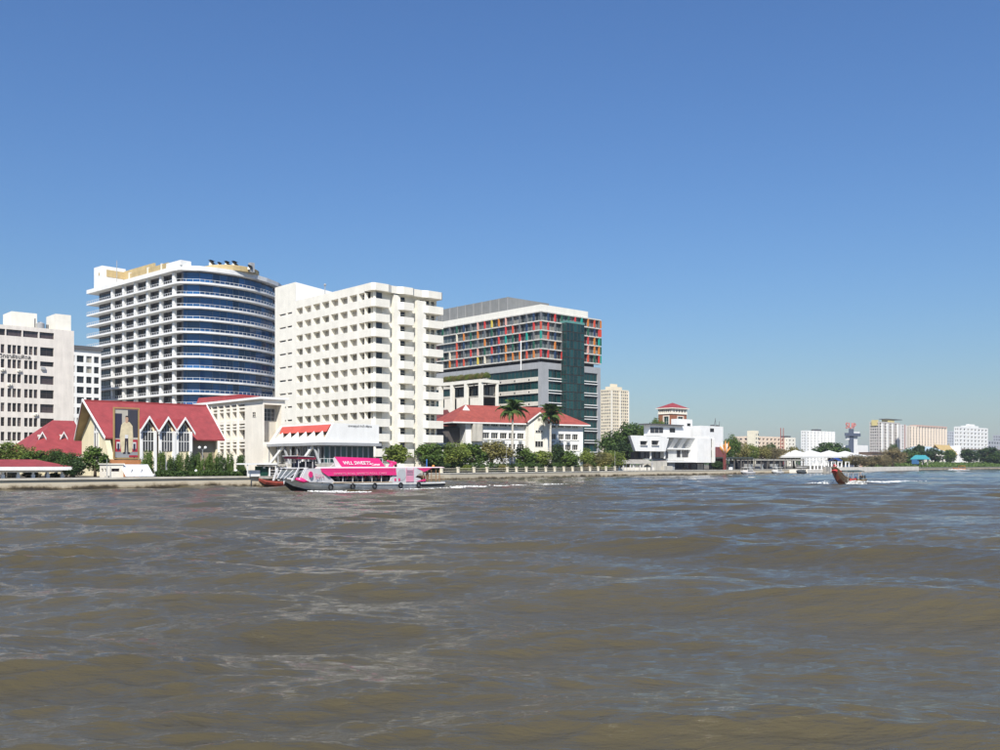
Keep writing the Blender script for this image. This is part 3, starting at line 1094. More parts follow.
# --- gabled and hipped roofs
def hip_roof(mb, x0, x1, y0, y1, z0, z1, hx0, hx1, t=.25, m=0):
    """ridge along x from x0+hx0 to x1-hx1; eaves at z0"""
    ym = (y0 + y1) / 2
    a, b = (x0 + hx0, ym, z1), (x1 - hx1, ym, z1)
    A, B, C, D = (x0, y0, z0), (x1, y0, z0), (x1, y1, z0), (x0, y1, z0)
    mb.face([A, B, b, a], m)
    mb.face([C, D, a, b], m)
    mb.face([B, C, b], m)
    mb.face([D, A, a], m)
    mb.box(x0, x1, y0, y1, z0 - t, z0 - .003, m + 1)


# --- red roofed hall with the three gabled dormers
def red_hall():
    f = Fr(88, 160)                      # origin under the left end of the ridge
    r = building('gabled_hall', 'pale yellow hall with a steep crimson roof and three gabled dormers', f)
    L = f.U(206.5)
    zr = f.Z(400.5)
    s = 7.3
    ze = f.Z(437.5, 0, -s)
    F2 = lambda y, u, v: f.Z(y, u, v)
    def roof(mb):
        for sg in (-1, 1):
            a = [(-.9, 0, zr), (L, 0, zr), (L, sg * s, ze), (.2, sg * s, ze)]
            mb.slab(a, (0, 0, -.22))
    part('roof', ROOFR, r, roof)
    part('ridge_cap', mat('dark_crimson_ridge', (.33, .05, .05), vary=.05), r, lambda mb: mb.box(-.9, L, -.18, .18, zr - .06, zr + .12))
    def barge(mb):
        for u0, u1 in ((-1.0, .1), (L - .05, L + .0)):
            for sg in (-1, 1):
                mb.hexa([(u0, 0, zr - .1), (u0 + .16, 0, zr - .1), (u1 + .16, sg * s, ze - .25), (u1, sg * s, ze - .25), (u0, 0, zr + .28), (u0 + .16, 0, zr + .28), (u1 + .16, sg * s, ze + .12), (u1, sg * s, ze + .12)])
    part('bargeboard', WHITE, r, barge)
    # soffit boards of the deep gable
    def soffit(mb):
        for sg in (-1, 1):
            mb.slab([(-.8, 0, zr - .3), (1.5, 0, zr - .3), (1.5, sg * s * .98, ze - .24), (.25, sg * s * .98, ze - .24)], (0, 0, -.05))
    part('gable_soffit', BROWNW, r, soffit)
    w = 6.3
    zw = zr - (zr - ze) * w / s - .4
    gu = 1.1
    part('gable_wall', YELLOW, r, lambda mb: mb.slab([(gu, -w, 0), (gu, w, 0), (gu, w, zw), (gu, 0, zr - .5), (gu, -w, zw)], (.4, 0, 0)))
    for v in (-1.6, -.5):
        hz = f.Z(422, 1, 0)
        part('gable_window', [FRAMEW, GDARK], r, lambda mb: (mb.box(gu - .08, gu - .003, v - .36, v + .36, 2.2, hz, 1), mb.box(gu - .15, gu - .004, v - .48, v - .36, 2.0, hz + .2), mb.box(gu - .15, gu - .004, v + .36, v + .48, 2.0, hz + .2), mb.box(gu - .16, gu - .09, v - .36, v + .36, hz - 1.9, hz - 1.5)))
    # slanting buttress that carries the river side of the gable down
    part('buttress', YELLOW, r, lambda mb: mb.hexa([(.4, -s - 2.6, 0), (1.3, -s - 2.6, 0), (1.3, -s - 1.6, 0), (.4, -s - 1.6, 0), (.3, -s + .2, ze - .4), (1.1, -s + .2, ze - .4), (1.1, -s + 1.0, ze + .1), (.3, -s + 1.0, ze + .1)]))
    part('side_wall', EAVESHADE, r, lambda mb: mb.box(1.5, L - 1.2, -5.9, -5.5, 0, ze + .8))  # wall coloured olive brown for the shade of the eaves
    part('end_wall', YELLOW, r, lambda mb: mb.slab([(L - 1.2, -w, 0), (L - 1.2, w, 0), (L - 1.2, w, zw), (L - 1.2, 0, zr - .5), (L - 1.2, -w, zw)], (.3, 0, 0)))
    part('rear_wall', YELLOW, r, lambda mb: mb.box(1.5, L - 1.2, 5.5, 5.9, 0, ze + .8))
    # dormers
    vd = -s - 1.15
    za = f.Z(417.6, f.U(168, vd), vd)
    zb = f.Z(431.5, f.U(168, vd), vd)
    for xc in (149.4, 168.3, 185.2):
        u = f.U(xc, vd)
        hw = (f.U(xc + 8.6, vd) - f.U(xc - 8.6, vd)) / 2
        vb = -s * (zr - za) / (zr - ze)
        vb2 = -s * (zr - zb) / (zr - ze)
        d = part('dormer', ROOFR, r, lambda mb: [mb.slab([(u, vd, za), (u, vb + .3, za), (u + sg * hw, vb2 + .3, zb), (u + sg * hw, vd, zb)], (0, 0, -.15)) for sg in (-1, 1)])
        part('dormer_bargeboard', WHITE, d, lambda mb: [mb.hexa([(u, vd - .16, za - .25), (u, vd, za - .25), (u + sg * (hw + .25), vd, zb - .55), (u + sg * (hw + .25), vd - .16, zb - .55), (u, vd - .16, za + .2), (u, vd, za + .2), (u + sg * (hw + .25), vd, zb - .1), (u + sg * (hw + .25), vd - .16, zb - .1)]) for sg in (-1, 1)])
        ww = hw * .62
        part('dormer_wall', YELLOW, d, lambda mb: (mb.slab([(u - ww - .25, vd + .7, 0), (u + ww + .25, vd + .7, 0), (u + ww + .25, vd + .7, zb + .3), (u, vd + .7, za - .35), (u - ww - .25, vd + .7, zb + .3)], (0, 1.2, 0))))
        part('dormer_pier', WHITE, d, lambda mb: (mb.box(u - ww - .5, u - ww - .0, vd + .45, vd + .69, 0, zb + .3), mb.box(u + ww + .0, u + ww + .5, vd + .35, vd + .69, 0, zb + .1)))
        zq = zb - .1
        part('dormer_window', [FRAMEW, GDARK], d, lambda mb: (
            mb.slab([(u - ww, vd + .6, zq - 3.2), (u + ww, vd + .6, zq - 3.2), (u + ww, vd + .6, zq), (u + ww * .5, vd + .6, zq + .85), (u, vd + .6, za - .75), (u - ww * .5, vd + .6, zq + .85), (u - ww, vd + .6, zq)], (0, .08, 0), 1),
            mb.box(u - .05, u + .05, vd + .53, vd + .59, zq - 3.2, za - .9, 0), mb.box(u - ww, u + ww, vd + .52, vd + .588, zq - .1, zq + .08, 0), mb.box(u - ww, u + ww, vd + .53, vd + .589, zq - 1.6, zq - 1.5, 0),
            mb.box(u - ww * .5 - .04, u - ww * .5 + .04, vd + .54, vd + .587, zq - 3.2, zq + .7, 0), mb.box(u + ww * .5 - .04, u + ww * .5 + .04, vd + .54, vd + .587, zq - 3.2, zq + .7, 0)))
    # lower window strip between the dormers
    part('lower_window', [FRAMEW, GDARK], r, lambda mb: [(mb.box(u - .45, u + .45, vd + .6, vd + .66, .6, 2.4, 1), mb.box(u - .05, u + .05, vd + .54, vd + .6, .6, 2.4)) for u in (f.U(168.3, vd),)])


red_hall()


# --- the big portrait board in front of the hall
def portrait_board():
    f = Fr(113.5, 147.5)
    r = building('portrait_board', 'tall gold framed portrait board of a standing figure in a pale coat', f, 'billboard')
    W = f.U(139.3)
    z0, z1 = f.Z(459), f.Z(407)
    GOLD = mat('gold_frame', (.50, .33, .13), rough=.4, vary=.1, metal=.3)
    part('base', mat('orange_base', (.55, .24, .10), vary=.1, grime=.1), r, lambda mb: mb.box(-.3, W + .3, .0, 1.0, 0, z0 - .05))
    def frame(mb):
        t = .17
        mb.box(0, W, -.1, .25, z1 - t, z1)
        mb.box(0, W, -.1, .25, z0, z0 + t)
        mb.box(0, t, -.097, .247, z0 + t, z1 - t)
        mb.box(W - t, W, -.097, .247, z0 + t, z1 - t)
    part('frame', GOLD, r, frame)
    # the printed picture: flat fields laid 4 mm apart
    P = [mat('print_navy', (.030, .028, .055), vary=.1), mat('print_grey', (.45, .42, .36), vary=.06), mat('print_dark', (.045, .045, .06), vary=.1), mat('print_red', (.42, .03, .05), vary=.2, nscale=2), mat('print_floor', (.30, .31, .32), vary=.1),
         mat('print_coat', (.66, .57, .38), vary=.12, nscale=1.5), mat('print_trousers', (.03, .02, .03), vary=.05), mat('print_skin', (.50, .32, .22), vary=.05), mat('print_hair', (.02, .015, .012), vary=0), mat('print_pale', (.62, .62, .62), vary=.1)]
    H = z1 - z0
    def pic(mb):
        def poly(pts, m, lay):
            mb.slab([(x * W, .06 - lay * .006, z0 + z * H) for x, z in pts], (0, .005, 0), m)
        def rect(x0, x1, y0, y1, m, lay): poly([(x0, y0), (x1, y0), (x1, y1), (x0, y1)], m, lay)
        rect(.05, .95, .03, .97, 1, 0)
        rect(.05, .33, .40, .88, 0, 1)
        rect(.56, .95, .42, .95, 2, 1)
        rect(.05, .95, .03, .14, 4, 1)
        for x0, x1 in ((.06, .32), (.68, .94)):
            rect(x0, x1, .14, .38, 3, 2)
            rect(x0 + .06, x1 - .06, .20, .33, 9, 3)
            rect(x0 + .09, x1 - .09, .16, .30, 0, 4)
        poly([(.30, .12), (.42, .12), (.46, .30), (.56, .30), (.60, .12), (.72, .14), (.76, .42), (.74, .64), (.62, .72), (.42, .72), (.30, .66), (.24, .44)], 5, 5)
        poly([(.37, .10), (.46, .10), (.50, .36), (.54, .10), (.64, .10), (.62, .42), (.40, .42)], 6, 6)
        poly([(.34, .12), (.42, .14), (.44, .44), (.34, .44)], 5, 7)
        poly([(.58, .14), (.68, .12), (.70, .44), (.57, .44)], 5, 7)
        poly([(.44, .40), (.56, .40), (.57, .47), (.44, .47)], 9, 8)
        poly([(.47, .70), (.55, .70), (.575, .78), (.55, .82), (.47, .82), (.45, .78)], 7, 8)
        poly([(.445, .79), (.47, .84), (.55, .84), (.58, .79), (.56, .815), (.47, .815)], 8, 9)
        rect(.60, .94, .035, .075, 3, 8)
    part('printed_picture', P, r, pic)
    part('support', GREYD, r, lambda mb: [mb.tube([(x, .6, z0), (x, .6, z1 - 1), ], .09, 6) for x in (.6, W - .6)])


portrait_board()


# --- low crimson roof left of the hall
def low_hall():
    f = Fr(30, 164)
    r = building('low_hall', 'low hall under a hipped crimson roof with small white gablets', f)
    L = f.U(93)
    zr = f.Z(420.5, f.U(60, 9), 9)
    ze = f.Z(456)
    hx = f.U(52, 9) - f.U(26, 0)
    part('roof', [ROOFR, WHITE], r, lambda mb: hip_roof(mb, -.6, L, -.4, 18, ze, zr, hx, .4, .3))
    part('wall', YELLOW, r, lambda mb: mb.box(.8, L - 1, 1.2, 16.5, 0, ze - .3))
    for x, y in ((42.5, 432), (64, 432)):
        v = 9 - 9.4 * (zr - f.Z(439, f.U(x, 4), 4)) / (zr - ze)
        u = f.U(x, v - .3)
        za, zb = f.Z(y, u, v), f.Z(438.5, u, v)
        d = part('gablet', ROOFR, r, lambda mb: [mb.slab([(u, v - .2, za), (u, v + 2.6, za), (u + sg * .55, v + 1.6, zb), (u + sg * .55, v - .2, zb)], (0, 0, -.08)) for sg in (-1, 1)])
        part('gablet_bargeboard', WHITE, d, lambda mb: [mb.hexa([(u, v - .3, za - .25), (u, v - .2, za - .25), (u + sg * .65, v - .2, zb - .3), (u + sg * .65, v - .3, zb - .3), (u, v - .3, za + .1), (u, v - .2, za + .1), (u + sg * .65, v - .2, zb + .1), (u + sg * .65, v - .3, zb + .1)]) for sg in (-1, 1)])
        part('gablet_louvre', CREAM, d, lambda mb: mb.box(u - .4, u + .4, v + .2, v + 1.2, zb - .8, za - .45))


low_hall()


# --- open riverside pavilion
def pavilion():
    f = Fr(-14, 131)
    r = building('riverside_pavilion', 'open white pavilion with a red hipped roof at the water edge', f, 'pavilion')
    W = f.U(64)
    D = 7.5
    ze = f.Z(468.5, W * .7)
    zr = f.Z(459.5, W * .7, D / 2)
    part('roof', [ROOFR, WHITE], r, lambda mb: hip_roof(mb, -.9, W + .9, -.9, D + .9, ze + .25, zr, 3.6, 3.6, .5))
    for i in range(6):
        for v in (.2, D - .2):
            u = .2 + (W - .4) * i / 5
            part('post', WHITE, r, lambda mb: (mb.box(u - .14, u + .14, v - .14, v + .14, 0, ze - .2), mb.box(u - .22, u + .22, v - .22, v + .22, 0, .5)))
    part('back_screen', mat('pale_screen', (.55, .56, .56), vary=.1), r, lambda mb: [mb.box(W * a, W * b, D - 1.4, D - 1.3, .0, 1.75) for a, b in ((.02, .16), (.42, .55), (.68, .80))])
    part('beam', WHITE, r, lambda mb: (mb.box(0, W, .08, .32, ze - .55, ze - .26), mb.box(0, W, D - .32, D - .08, ze - .55, ze - .26)))
    for u in (1.5, 5.4, 9.0): part('bench', BROWNW, r, lambda mb: (mb.box(u, u + 2.2, 1.2, 1.7, .4, .47), mb.box(u + .1, u + .2, 1.25, 1.65, 0, .4), mb.box(u + 2.0, u + 2.1, 1.25, 1.65, 0, .4)))


pavilion()


# --- cream pump house and the tilted white canopy beside it
def pump_house():
    f = Fr(107.5, 140.3)
    r = building('pump_house', 'small flat roofed cream hut with slit windows below the portrait board', f, 'hut')
    W = f.U(123.4)
    H = f.Z(464.5)
    hs = [(f.U(111.5), f.U(119.5), H - 1.05, H - .6)]
    part('wall', CREAM, r, lambda mb: (facade(mb, ('R', 0), 0, W, 0, H, hs, .2), facade(mb, ('L', 0), 0, 3.2, 0, H, [(.6, 1.3, H - 1.05, H - .6), (1.8, 2.6, H - 1.05, H - .6)], .2), mb.face([(W, 0, 0), (W, 3.2, 0), (W, 3.2, H), (W, 0, H)])))
    windows(r, ('R', 0), hs, .2, 1, 0, FRAMED, GDARK, 'slit_window')
    windows(r, ('L', 0), [(.6, 1.3, H - 1.05, H - .6), (1.8, 2.6, H - 1.05, H - .6)], .2, 0, 0, FRAMED, GDARK, 'slit_window')
    part('roof', IVORY, r, lambda mb: mb.box(-.15, W + .15, -.15, 3.35, H, H + .15))
    f = Fr(124, 141)
    r = building('shelter', 'tilted white sheet canopy leaning beside the cream hut', f, 'shelter')
    W = f.U(152)
    h1, h0 = f.Z(464.5, 1), f.Z(476.0)
    part('canopy', mat('white_sheet', (.70, .72, .74), vary=.06, lines=('X', 2.2)), r, lambda mb: mb.slab([(0, -.7, h0), (W, -.7, h0), (W, 1.6, h1), (0, 1.6, h1)], (0, .02, -.08)))
    for u in (.3, W / 2, W - .3):
        part('post', GREYM, r, lambda mb: (mb.tube([(u, 1.5, 0), (u, 1.5, h1 - .1)], .06, 6), mb.tube([(u, -.6, 0), (u, -.6, h0)], .06, 6)))
    part('rooflight', GREYD, r, lambda mb: [mb.hexa([(W * a, .02, h0 + (h1 - h0) * .30 + .02), (W * a + .12, .02, h0 + (h1 - h0) * .30 + .02), (W * a + .42, .5, h0 + (h1 - h0) * .52 + .02), (W * a + .3, .5, h0 + (h1 - h0) * .52 + .02), (W * a, .0, h0 + (h1 - h0) * .30 + .10), (W * a + .12, .0, h0 + (h1 - h0) * .30 + .10), (W * a + .42, .48, h0 + (h1 - h0) * .52 + .10), (W * a + .3, .48, h0 + (h1 - h0) * .52 + .10)]) for a in (.25, .6)])


pump_house()


# --- cream building with the louvred side
def louvre_building():
    f = Fr(263, 186)
    r = building('louvred_building', 'cream building with a concrete louvre grid and a tall blank end wall', f)
    V = lambda x: f.V(x)
    zt = f.Z(398)
    vl = V(196)
    vz = V(242)
    z = lambda y: f.Z(y, 0, vz)
    W = f.U(285)
    colp = [(207, 212), (213.2, 218.2), (219.6, 224.6), (226.0, 231.0), (232.4, 237.6), (239.0, 244.8)]
    colv = [(V(b), V(a)) for a, b in colp]
    small, tall = [], []
    for a, b in colv:
        for y0, y1 in ((404.4, 406.4), (408, 409.8), (423.7, 425.2), (426.9, 428.3), (442.0, 443.6), (445.4, 447.0)): small.append((a, b, z(y1), z(y0)))
        for y0, y1 in ((411.4, 420.2), (429.8, 439.2), (448.6, 457.4)): tall.append((a, b, z(y1), z(y0)))
    zc = f.Z(442)
    recess = (f.U(264.2), f.U(281.5), zc, f.Z(404.5, 1))
    def wall(mb):
        facade(mb, ('L', 0), 0, vl, 0, zt - .2, small + tall, .95)
        facade(mb, ('R', 0), 0, W, 0, zt - .2, [recess], 2.2)
        mb.face([(W, 0, 0), (W, vl, 0), (W, vl, zt), (W, 0, zt)])
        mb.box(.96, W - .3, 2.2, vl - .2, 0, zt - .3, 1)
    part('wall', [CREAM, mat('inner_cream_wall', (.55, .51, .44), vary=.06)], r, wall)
    windows(r, ('L', 0), tall, .94, 0, 1, CREAM, GBROWN)
    windows(r, ('R', 2.15), [(recess[0] + .1, f.U(279.8), f.Z(420.5, 1), f.Z(408, 1))], 0, 3, 2, GREYM, GDARK)
    windows(r, ('L', -.0), [(V(256), V(252.7), f.Z(416.5), f.Z(411))], -.02, 1, 1, CREAM, GDARK)
    part('roof', [ROOFR, WHITE], r, lambda mb: (mb.box(-.7, W + .5, -.5, vl, zt - .2, zt + .25, 1), mb.slab([(.2, 2.5, zt + .26), (W, 2.5, zt + .26), (W * .6, vl * .5, zt + 1.6), (.6, vl, zt + 1.5), (.1, vl, zt + .26)], (0, 0, .1), 0)))
    part('brise_soleil_fin', CREAM, r, lambda mb: [mb.box(-.35, -.003, (colv[i][0] + colv[i + 1][1]) / 2 - .09, (colv[i][0] + colv[i + 1][1]) / 2 + .09, z(457.4), z(404)) for i in range(len(colv) - 1)])


louvre_building()


# --- riverside restaurant with the white panel roof
def restaurant():
    f = Fr(323.6, 172)
    r = building('riverside_restaurant', 'white panelled restaurant on struts with a red sloping band over sawtooth gables', f)
    zb, zt = f.Z(442.2), f.Z(422.8)
    L = f.V(268)
    W = f.U(379)
    i = 2.1
    Lt = f.V(281, i)
    zd = f.Z(464.0)
    h = zt - zb
    # body: left side leans back
    part('sign_panel', WHITE, r, lambda mb: mb.slab([(.0, 0, zb), (W, 0, zb), (W, 0, zt), (i, 0, zt)], (0, .5, 0)))
    part('roof_deck', LCONC, r, lambda mb: mb.slab([(i, .51, zt - .2), (W, .51, zt - .2), (W, L - 2, zt - .2), (i, Lt, zt - .2)], (0, 0, -.2)))
    g = .42
    part('lower_band', WHITE, r, lambda mb: mb.hexa([(0, .51, zb), (.4, .51, zb), (.4, L, zb), (0, L, zb), (i * .28, .51, zb + h * .26), (i * .28 + .4, .51, zb + h * .26), (i * .28 + .4, L - (L - Lt) * .28, zb + h * .26), (i * .28, L - (L - Lt) * .28, zb + h * .26)]))
    part('recess_back', mat('tan_shadow_recess', (.42, .34, .22), vary=.08), r, lambda mb: mb.hexa([(1.3, 1.2, zb + h * .24), (1.5, 1.2, zb + h * .24), (1.5, L - 1.2, zb + h * .24), (1.3, L - 1.2, zb + h * .24), (i + .5, 1.2, zt - .3), (i + .7, 1.2, zt - .3), (i + .7, Lt - .4, zt - .3), (i + .5, Lt - .4, zt - .3)]))  # tan colour stands in for the shadows between the gables
    part('red_band', mat('coral_red_panel', (.55, .10, .075), rough=.5, vary=.06), r, lambda mb: mb.hexa([(i * .56, 1.1, zb + h * .56), (i * .56 + .2, 1.1, zb + h * .56), (i * .56 + .2, L - (L - Lt) * .56 - 1.6, zb + h * .56), (i * .56, L - (L - Lt) * .56 - 1.6, zb + h * .56), (i, .9, zt - .15), (i + .2, .9, zt - .15), (i + .2, Lt - .5, zt - .15), (i, Lt - .5, zt - .15)]))
    part('end_frame', WHITE, r, lambda mb: (mb.hexa([(0, L - 1.0, zb), (.35, L - 1.0, zb), (.35, L, zb), (0, L, zb), (i, Lt - .5, zt), (i + .35, Lt - .5, zt), (i + .35, Lt + .4, zt), (i, Lt + .4, zt)]), mb.hexa([(i - .02, .52, zt - .2), (i + .4, .52, zt - .2), (i + .4, Lt, zt - .2), (i - .02, Lt, zt - .2), (i, .52, zt + .12), (i + .4, .52, zt + .12), (i + .4, Lt, zt + .12), (i, Lt, zt + .12)])))
    nt = 6
    for k in range(nt):
        a = 1.0 + (L - 3.0) * k / nt
        b = 1.0 + (L - 3.0) * (k + 1) / nt
        q0, q1 = i * .26, i * .62
        part('sawtooth_gable', WHITE, r, lambda mb: mb.slab([(q0 - .02, a, zb + h * .26), (q0 - .02, b, zb + h * .26), (q1 - .02, (a + b) / 2, zb + h * .62)], (.12, 0, .02)))
    part('gutter', GREYM, r, lambda mb: (mb.box(-.5, W + .3, -.4, .6, zb - .55, zb - .01), mb.box(-.5, .6, .6, L + .3, zb - .55, zb - .01)))
    part('ceiling', GREYD, r, lambda mb: mb.box(.6, W, .6, L, zb - .5, zb - .2))
    n = 9
    hs = [(f.U(323.6) + .8 + (W - 1.2) * k / n, .8 + (W - 1.2) * (k + 1) / n - .04, zd + .15, zb - .56) for k in range(n)]
    windows(r, ('R', 1.2), hs, 0, 0, 0, GREYM, GGREEN, 'glass_pane', .12)
    n = 10
    windows(r, ('L', 1.6), [(1.6 + (L - 2) * k / n, 1.6 + (L - 2) * (k + 1) / n - .04, zd + .15, zb - .56) for k in range(n)], 0, 0, 0, GREYM, GDARK, 'glass_pane', .12)
    part('inner_core', DARK, r, lambda mb: mb.box(5, W - 1, 5, L, zd, zb - .5))
    for va, vb in ((3.6, 7.0), (14.5, 18.5)):
        part('strut', WHITE, r, lambda mb: (mb.hexa([(-.6, vb, zd), (-.2, vb, zd), (-.2, vb + .8, zd), (-.6, vb + .8, zd), (.1, va, zb - .56), (.5, va, zb - .56), (.5, va + .8, zb - .56), (.1, va + .8, zb - .56)])))
        part('strut', GREYM, r, lambda mb: (mb.hexa([(-.5, va - 3.2, zd), (-.2, va - 3.2, zd), (-.2, va - 2.8, zd), (-.5, va - 2.8, zd), (.1, va, zb - .56), (.4, va, zb - .56), (.4, va + .4, zb - .56), (.1, va + .4, zb - .56)])))
    part('mullion_post', GREYM, r, lambda mb: [mb.box(-.1, .12, v, v + .18, zd, zb - .56) for v in (1.6, 5.2, 9.2, 11.6, 16.4, 20, 23) if v < L])
    part('deck', LCONC, r, lambda mb: (mb.box(-1.6, W + .5, -1.4, L + 1, zd - .5, zd), mb.box(-1.6, W + .5, -1.42, -1.3, zd, zd + .15)))
    part('deck_railing', WHITE, r, lambda mb: (mb.box(-1.55, W, -1.3, -1.24, zd + .95, zd + 1.02), [mb.box(u, u + .06, -1.3, -1.24, zd, zd + .95) for u in np.arange(-1.5, W, 1.5)]))
    part('pile', CONC, r, lambda mb: [mb.box(u - .25, u + .25, v - .25, v + .25, -GZ - 2, zd - .5) for u in np.arange(-1, W, 4.6) for v in (-1.0, 6.0, 13, 20)])
    # a lettered line on the white panel
    text('lettering', 'อาคารศูนย์ ท่าน้ำ ศิริราช', .52, GREYD, r, (f.U(348.2), -.03, f.Z(427.2, f.U(360))), (R(90), 0, 0), .02, f.U(371.6) - f.U(348.2))


restaurant()


# --- three storey building with the orange red hipped roof
def hipped_school():
    f = Fr(453, 248, R(30))
    r = building('hipped_roof_building', 'three storey white building with a vermilion hipped roof behind the two palms', f)
    L = f.U(590.7)
    D = 15.0
    ze = f.Z(421.5)
    zr = f.Z(405.3, f.U(480, D / 2), D / 2)
    part('roof', [ROOFO, WHITE], r, lambda mb: hip_roof(mb, 0, L, 0, D, ze, zr, f.U(464.7, D / 2), L - f.U(549, D / 2), .35))
    w0, w1 = 1.3, D - 1.3
    ua, ub = f.U(465.5, w0), f.U(583, w0)
    cols = [(482.5, 489.5), (491.2, 498.2), (500, 507), (508.8, 515.6), (517.3, 524), (526.8, 529.2), (550.2, 556), (558.6, 564), (565.4, 571), (572.4, 578)]
    U = lambda x: f.U(x, w0)
    um = U(530)
    rows = [(427.2, 423.4), (439.2, 433.4), (449.8, 444.2)]
    hs = [(U(a), U(b), f.Z(y0, um, w0), f.Z(y1, um, w0)) for a, b in cols for y0, y1 in rows]
    part('wall', WHITE, r, lambda mb: (facade(mb, ('R', w0), ua, ub, 0, ze - .35, hs, .3), mb.face([(ub, w0, 0), (ub, w1, 0), (ub, w1, ze - .35), (ub, w0, ze - .35)]), mb.face([(ua, w0, 0), (ua, w1, 0), (ua, w1, ze - .35), (ua, w0, ze - .35)]), mb.face([(ua, w1, 0), (ub, w1, 0), (ub, w1, ze - .35), (ua, w1, ze - .35)])))
    windows(r, ('R', w0), hs, .3, 2, 0, IVORY, GDARK)
    part('sill_band', IVORY, r, lambda mb: [mb.box(U(481.6), U(525), w0 - .15, w0 - .003, f.Z(y, um, w0) - .18, f.Z(y, um, w0)) for y in (427.4, 439.4, 450)] + [mb.box(U(549.6), U(579), w0 - .15, w0 - .003, f.Z(y, um, w0) - .18, f.Z(y, um, w0)) for y in (427.4, 439.4, 450)])
    b = MB()
    b.box(0, .9, -.42, 0, 0, .6)
    acm = b.mesh('air_conditioner', [GREYM])
    for k in (1, 4, 7, 11, 13, 19, 22, 25): put('air_conditioner', acm, r, (hs[k][0] + .3, w0 - .16, hs[k][2] - .85))
    part('stair_block', LCONC, r, lambda mb: mb.box(U(471), U(480.5), w0 - 1.2, w0 - .003, f.Z(441, 5, 0), ze - .36))
    # gabled bay
    v0 = -.6
    b0, b1, bc = f.U(528.6, v0), f.U(548, v0), f.U(539, v0)
    za, zs = f.Z(413.2, bc, v0), f.Z(421.2, bc, v0)
    bay = part('gabled_bay', IVORY, r, lambda mb: mb.slab([(b0, v0, 0), (b1, v0, 0), (b1, v0, zs), (bc, v0, za), (b0, v0, zs)], (0, w0 - v0 - .01, 0)))
    part('bay_roof', ROOFO, bay, lambda mb: [mb.slab([(bc, v0 - .5, za + .02), (bc, 6.5, za + .02), (bc + sg * (b1 - b0) * .62, 3.2, zs - .45), (bc + sg * (b1 - b0) * .62, v0 - .5, zs - .45)], (0, 0, .22)) for sg in (-1, 1)])
    part('bay_bargeboard', WHITE, bay, lambda mb: [mb.slab([(bc, v0 - .6, za - .15), (bc, v0 - .6, za + .3), (bc + sg * (b1 - b0) * .62, v0 - .6, zs - .15), (bc + sg * (b1 - b0) * .62, v0 - .6, zs - .6)], (0, .1, 0)) for sg in (-1, 1)])
    zc = lambda y: f.Z(y, bc, v0)
    for y0, y1, w in ((420.8, 418, .5), (433, 430.2, 1.2), (447, 441, 1.3)):
        windows(bay, ('R', v0), [(bc - w, bc + w, zc(y0), zc(y1))], -.03, 2, 0, IVORY, GDARK)
    part('bay_rib', CREAM, bay, lambda mb: [mb.box(bc + s * 1.5 - .12, bc + s * 1.5 + .12, v0 - .15, v0 - .003, 0, zs - .4) for s in (-1, 1)])
    part('gablet', [WHITE, BROWNW], r, lambda mb: (mb.slab([(f.U(463, 5) - .4, 5.0, zr - 2.2), (f.U(463, 5) + 2.6, 5.0, zr - 2.2), (f.U(463, 5) + .9, 5.0, zr - .2)], (0, .3, 0), 0)))
    # wing going inland on the left
    part('wing_wall', mat('tower_shadow_wall', (.10, .09, .085), vary=.15, grime=.2), r, lambda mb: mb.box(-9, ua - .02, 4.5, D + 10, 0, ze - 1.5))  # wall colour darkened to stand in for the ward tower's shadow
    part('wing_roof', mat('tower_shadow_tile', (.16, .045, .04), vary=.1, lines=('X', 3)), r, lambda mb: (mb.slab([(-10, 3.5, ze - 1.6), (3, 3.5, ze - 1.0), (6, D, zr - 1.2), (6, D + 10, zr - 1.2), (-10, D + 10, ze - 1.6)], (0, 0, .25))))  # tile colour darkened too, as if the ward tower shaded the wing
    part('wing_balcony', IVORY, r, lambda mb: [mb.box(-8, ua - .2, 3.2, 4.48, z, z + .9) for z in (3.2, 6.6)])
    windows(r, ('R', 4.48), [(-7.5 + 3 * i, -5.2 + 3 * i, z + 1.1, z + 2.6) for i in range(3) for z in (3.2, 6.6)], -.03, 1, 0, FRAMED, GDARK)


hipped_school()


